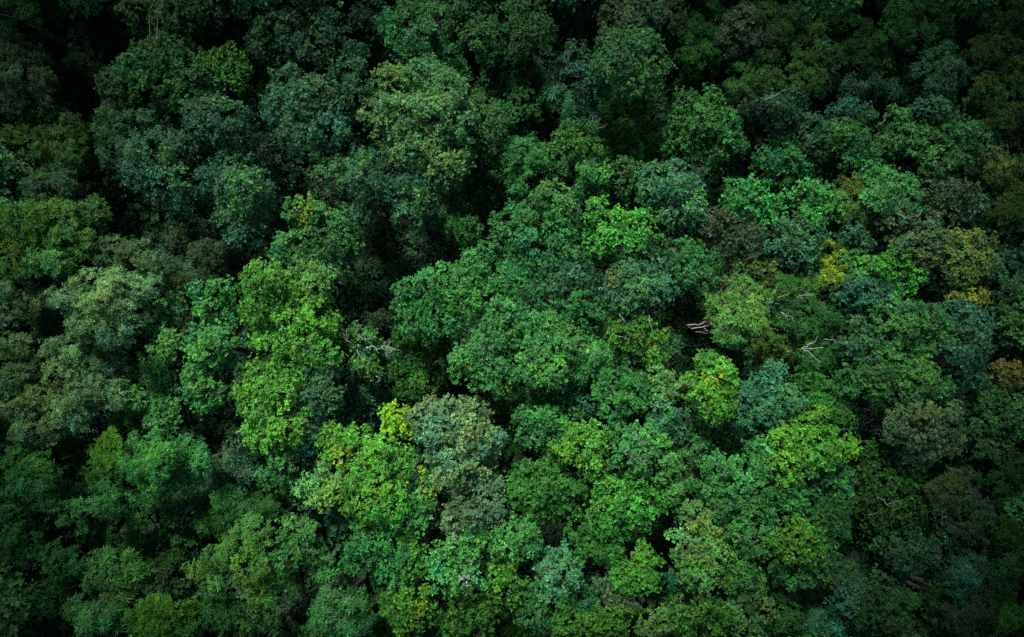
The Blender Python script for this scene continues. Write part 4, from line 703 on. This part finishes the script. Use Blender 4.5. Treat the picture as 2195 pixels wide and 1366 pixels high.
obj('surrounding_woodland', mesh_from('surrounding_woodland', VV, np.arange(len(VV)).reshape(-1, 4), M_LEAF, CC), kind='stuff', label='continuous dark green woodland carrying on all round')
print('FACES', sum(len(o.data.polygons) for o in scn.objects if o.type == 'MESH'))
# ---------------------------------------------------------------- light
OPEN_PX = (1120, 900, 1180, 780)  # opening in the added cloud, shaped to set where sun falls
SUN_EL, SUN_AZ = math.radians(47), math.radians(-20)      # azimuth from the top of the picture, slightly to its left
w = bpy.data.worlds.new('World'); scn.world = w; w.use_nodes = True
nt = w.node_tree; bg = nt.nodes['Background']; sky = nt.nodes.new('ShaderNodeTexSky'); sky.sky_type = 'NISHITA'
sky.sun_disc = False; sky.sun_elevation = SUN_EL; sky.sun_rotation = SUN_AZ
nt.links.new(sky.outputs['Color'], bg.inputs['Color']); bg.inputs['Strength'].default_value = .065
sl = bpy.data.lights.new('sun', 'SUN'); sl.energy = 4.5; sl.angle = math.radians(6); sl.color = (1, .97, .90)
so = bpy.data.objects.new('sun', sl); col.objects.link(so)
d = Vector((math.sin(SUN_AZ)*math.cos(SUN_EL), math.cos(SUN_AZ)*math.cos(SUN_EL), math.sin(SUN_EL)))
so.rotation_euler = d.to_track_quat('Z', 'Y').to_euler(); so.location = (0, 0, 60)
# ---------------------------------------------------------------- unseen cloud layer added to keep sun off the outer wood
def added_cloud_material():
    m, nt = new_mat('added_cloud'); N = nt.nodes.new; L = nt.links.new
    out = N('ShaderNodeOutputMaterial'); p = N('ShaderNodeBsdfPrincipled'); p.inputs['Roughness'].default_value = 1; p.inputs['Specular IOR Level'].default_value = 0
    tc = N('ShaderNodeTexCoord'); no = N('ShaderNodeTexNoise'); no.inputs['Scale'].default_value = .03; no.inputs['Detail'].default_value = 5
    L(tc.outputs['Object'], no.inputs['Vector']); cr = N('ShaderNodeValToRGB'); cr.color_ramp.elements[0].color = (.62, .64, .67, 1); cr.color_ramp.elements[1].color = (.82, .82, .82, 1)
    L(no.outputs['Fac'], cr.inputs['Fac']); L(cr.outputs['Color'], p.inputs['Base Color']); L(p.outputs[0], out.inputs['Surface']); return m
CH = 340.0
cdir = np.array([d.x, d.y, d.z]); off = cdir*(CH/cdir[2])
oc = place(*OPEN_PX[:2], 18.0); orx, ory = OPEN_PX[2]*scale_at(18), OPEN_PX[3]*scale_at(18)
nu, nv = 16, 10
uu, vv = np.meshgrid(np.arange(nu)*2*np.pi/nu, (np.arange(nv)+.5)/nv*np.pi)
sph = np.stack([np.sin(vv)*np.cos(uu), np.sin(vv)*np.sin(uu), np.cos(vv)], -1).reshape(-1, 3)
ii = np.arange(nv-1)[:, None]*nu; jj = np.arange(nu)[None]; j2 = (jj+1) % nu
sf = np.stack([ii+jj, ii+nu+jj, ii+nu+j2, ii+j2], -1).reshape(-1, 4)
gc = np.random.default_rng(21); CV, CF = [], []
for yy in np.arange(-190, 191, 13.0):
    for xx in np.arange(-210, 211, 13.0):
        x, y = xx + gc.uniform(-5, 5), yy + gc.uniform(-5, 5)
        r = gc.uniform(11, 17)
        a = math.atan2(y - oc[1], x - oc[0]); e = 1 + .10*math.sin(3*a + 1) + .07*math.sin(5*a)
        dx, dy = abs(x - oc[0]), abs(y - oc[1])
        if math.hypot(dx/(orx*e + r*.8), dy/(ory*e + r*.8)) < 1: continue
        c = np.array([x, y, 0]) + off + np.array([0, 0, gc.uniform(-5, 5)])
        b = 1 + .16*np.sin(sph @ gc.normal(0, 3.5, 3) + gc.uniform(0, 6)) + .08*np.sin(sph @ gc.normal(0, 8, 3))
        CF.append(sf + len(CV)*len(sph)); CV.append(c + sph*b[:, None]*np.array([r, r, r*.55]))
obj('added_cloud_bank', mesh_from('added_cloud_bank', np.concatenate(CV), np.concatenate(CF), added_cloud_material(), smooth=True), kind='structure', label='added unseen cloud layer that darkens the edges of the forest')
# ---------------------------------------------------------------- camera
cam = bpy.data.cameras.new('camera'); cam.lens = 36*FPX/IW; cam.sensor_width = 36; cam.clip_end = 4000
co = bpy.data.objects.new('camera', cam); col.objects.link(co); co.location = (0, 0, CAM_H); co.rotation_euler = (TILT, 0, 0)
scn.camera = co
scn.view_settings.view_transform = 'Standard'; scn.view_settings.look = 'None'; scn.view_settings.exposure = EXPO; scn.view_settings.gamma = 1
scn.cycles.max_bounces = 4; scn.cycles.diffuse_bounces = 2; scn.cycles.glossy_bounces = 1; scn.cycles.transmission_bounces = 2
scn.cycles.use_denoising = False; scn.cycles.sample_clamp_indirect = .8; scn.cycles.sample_clamp_direct = 6
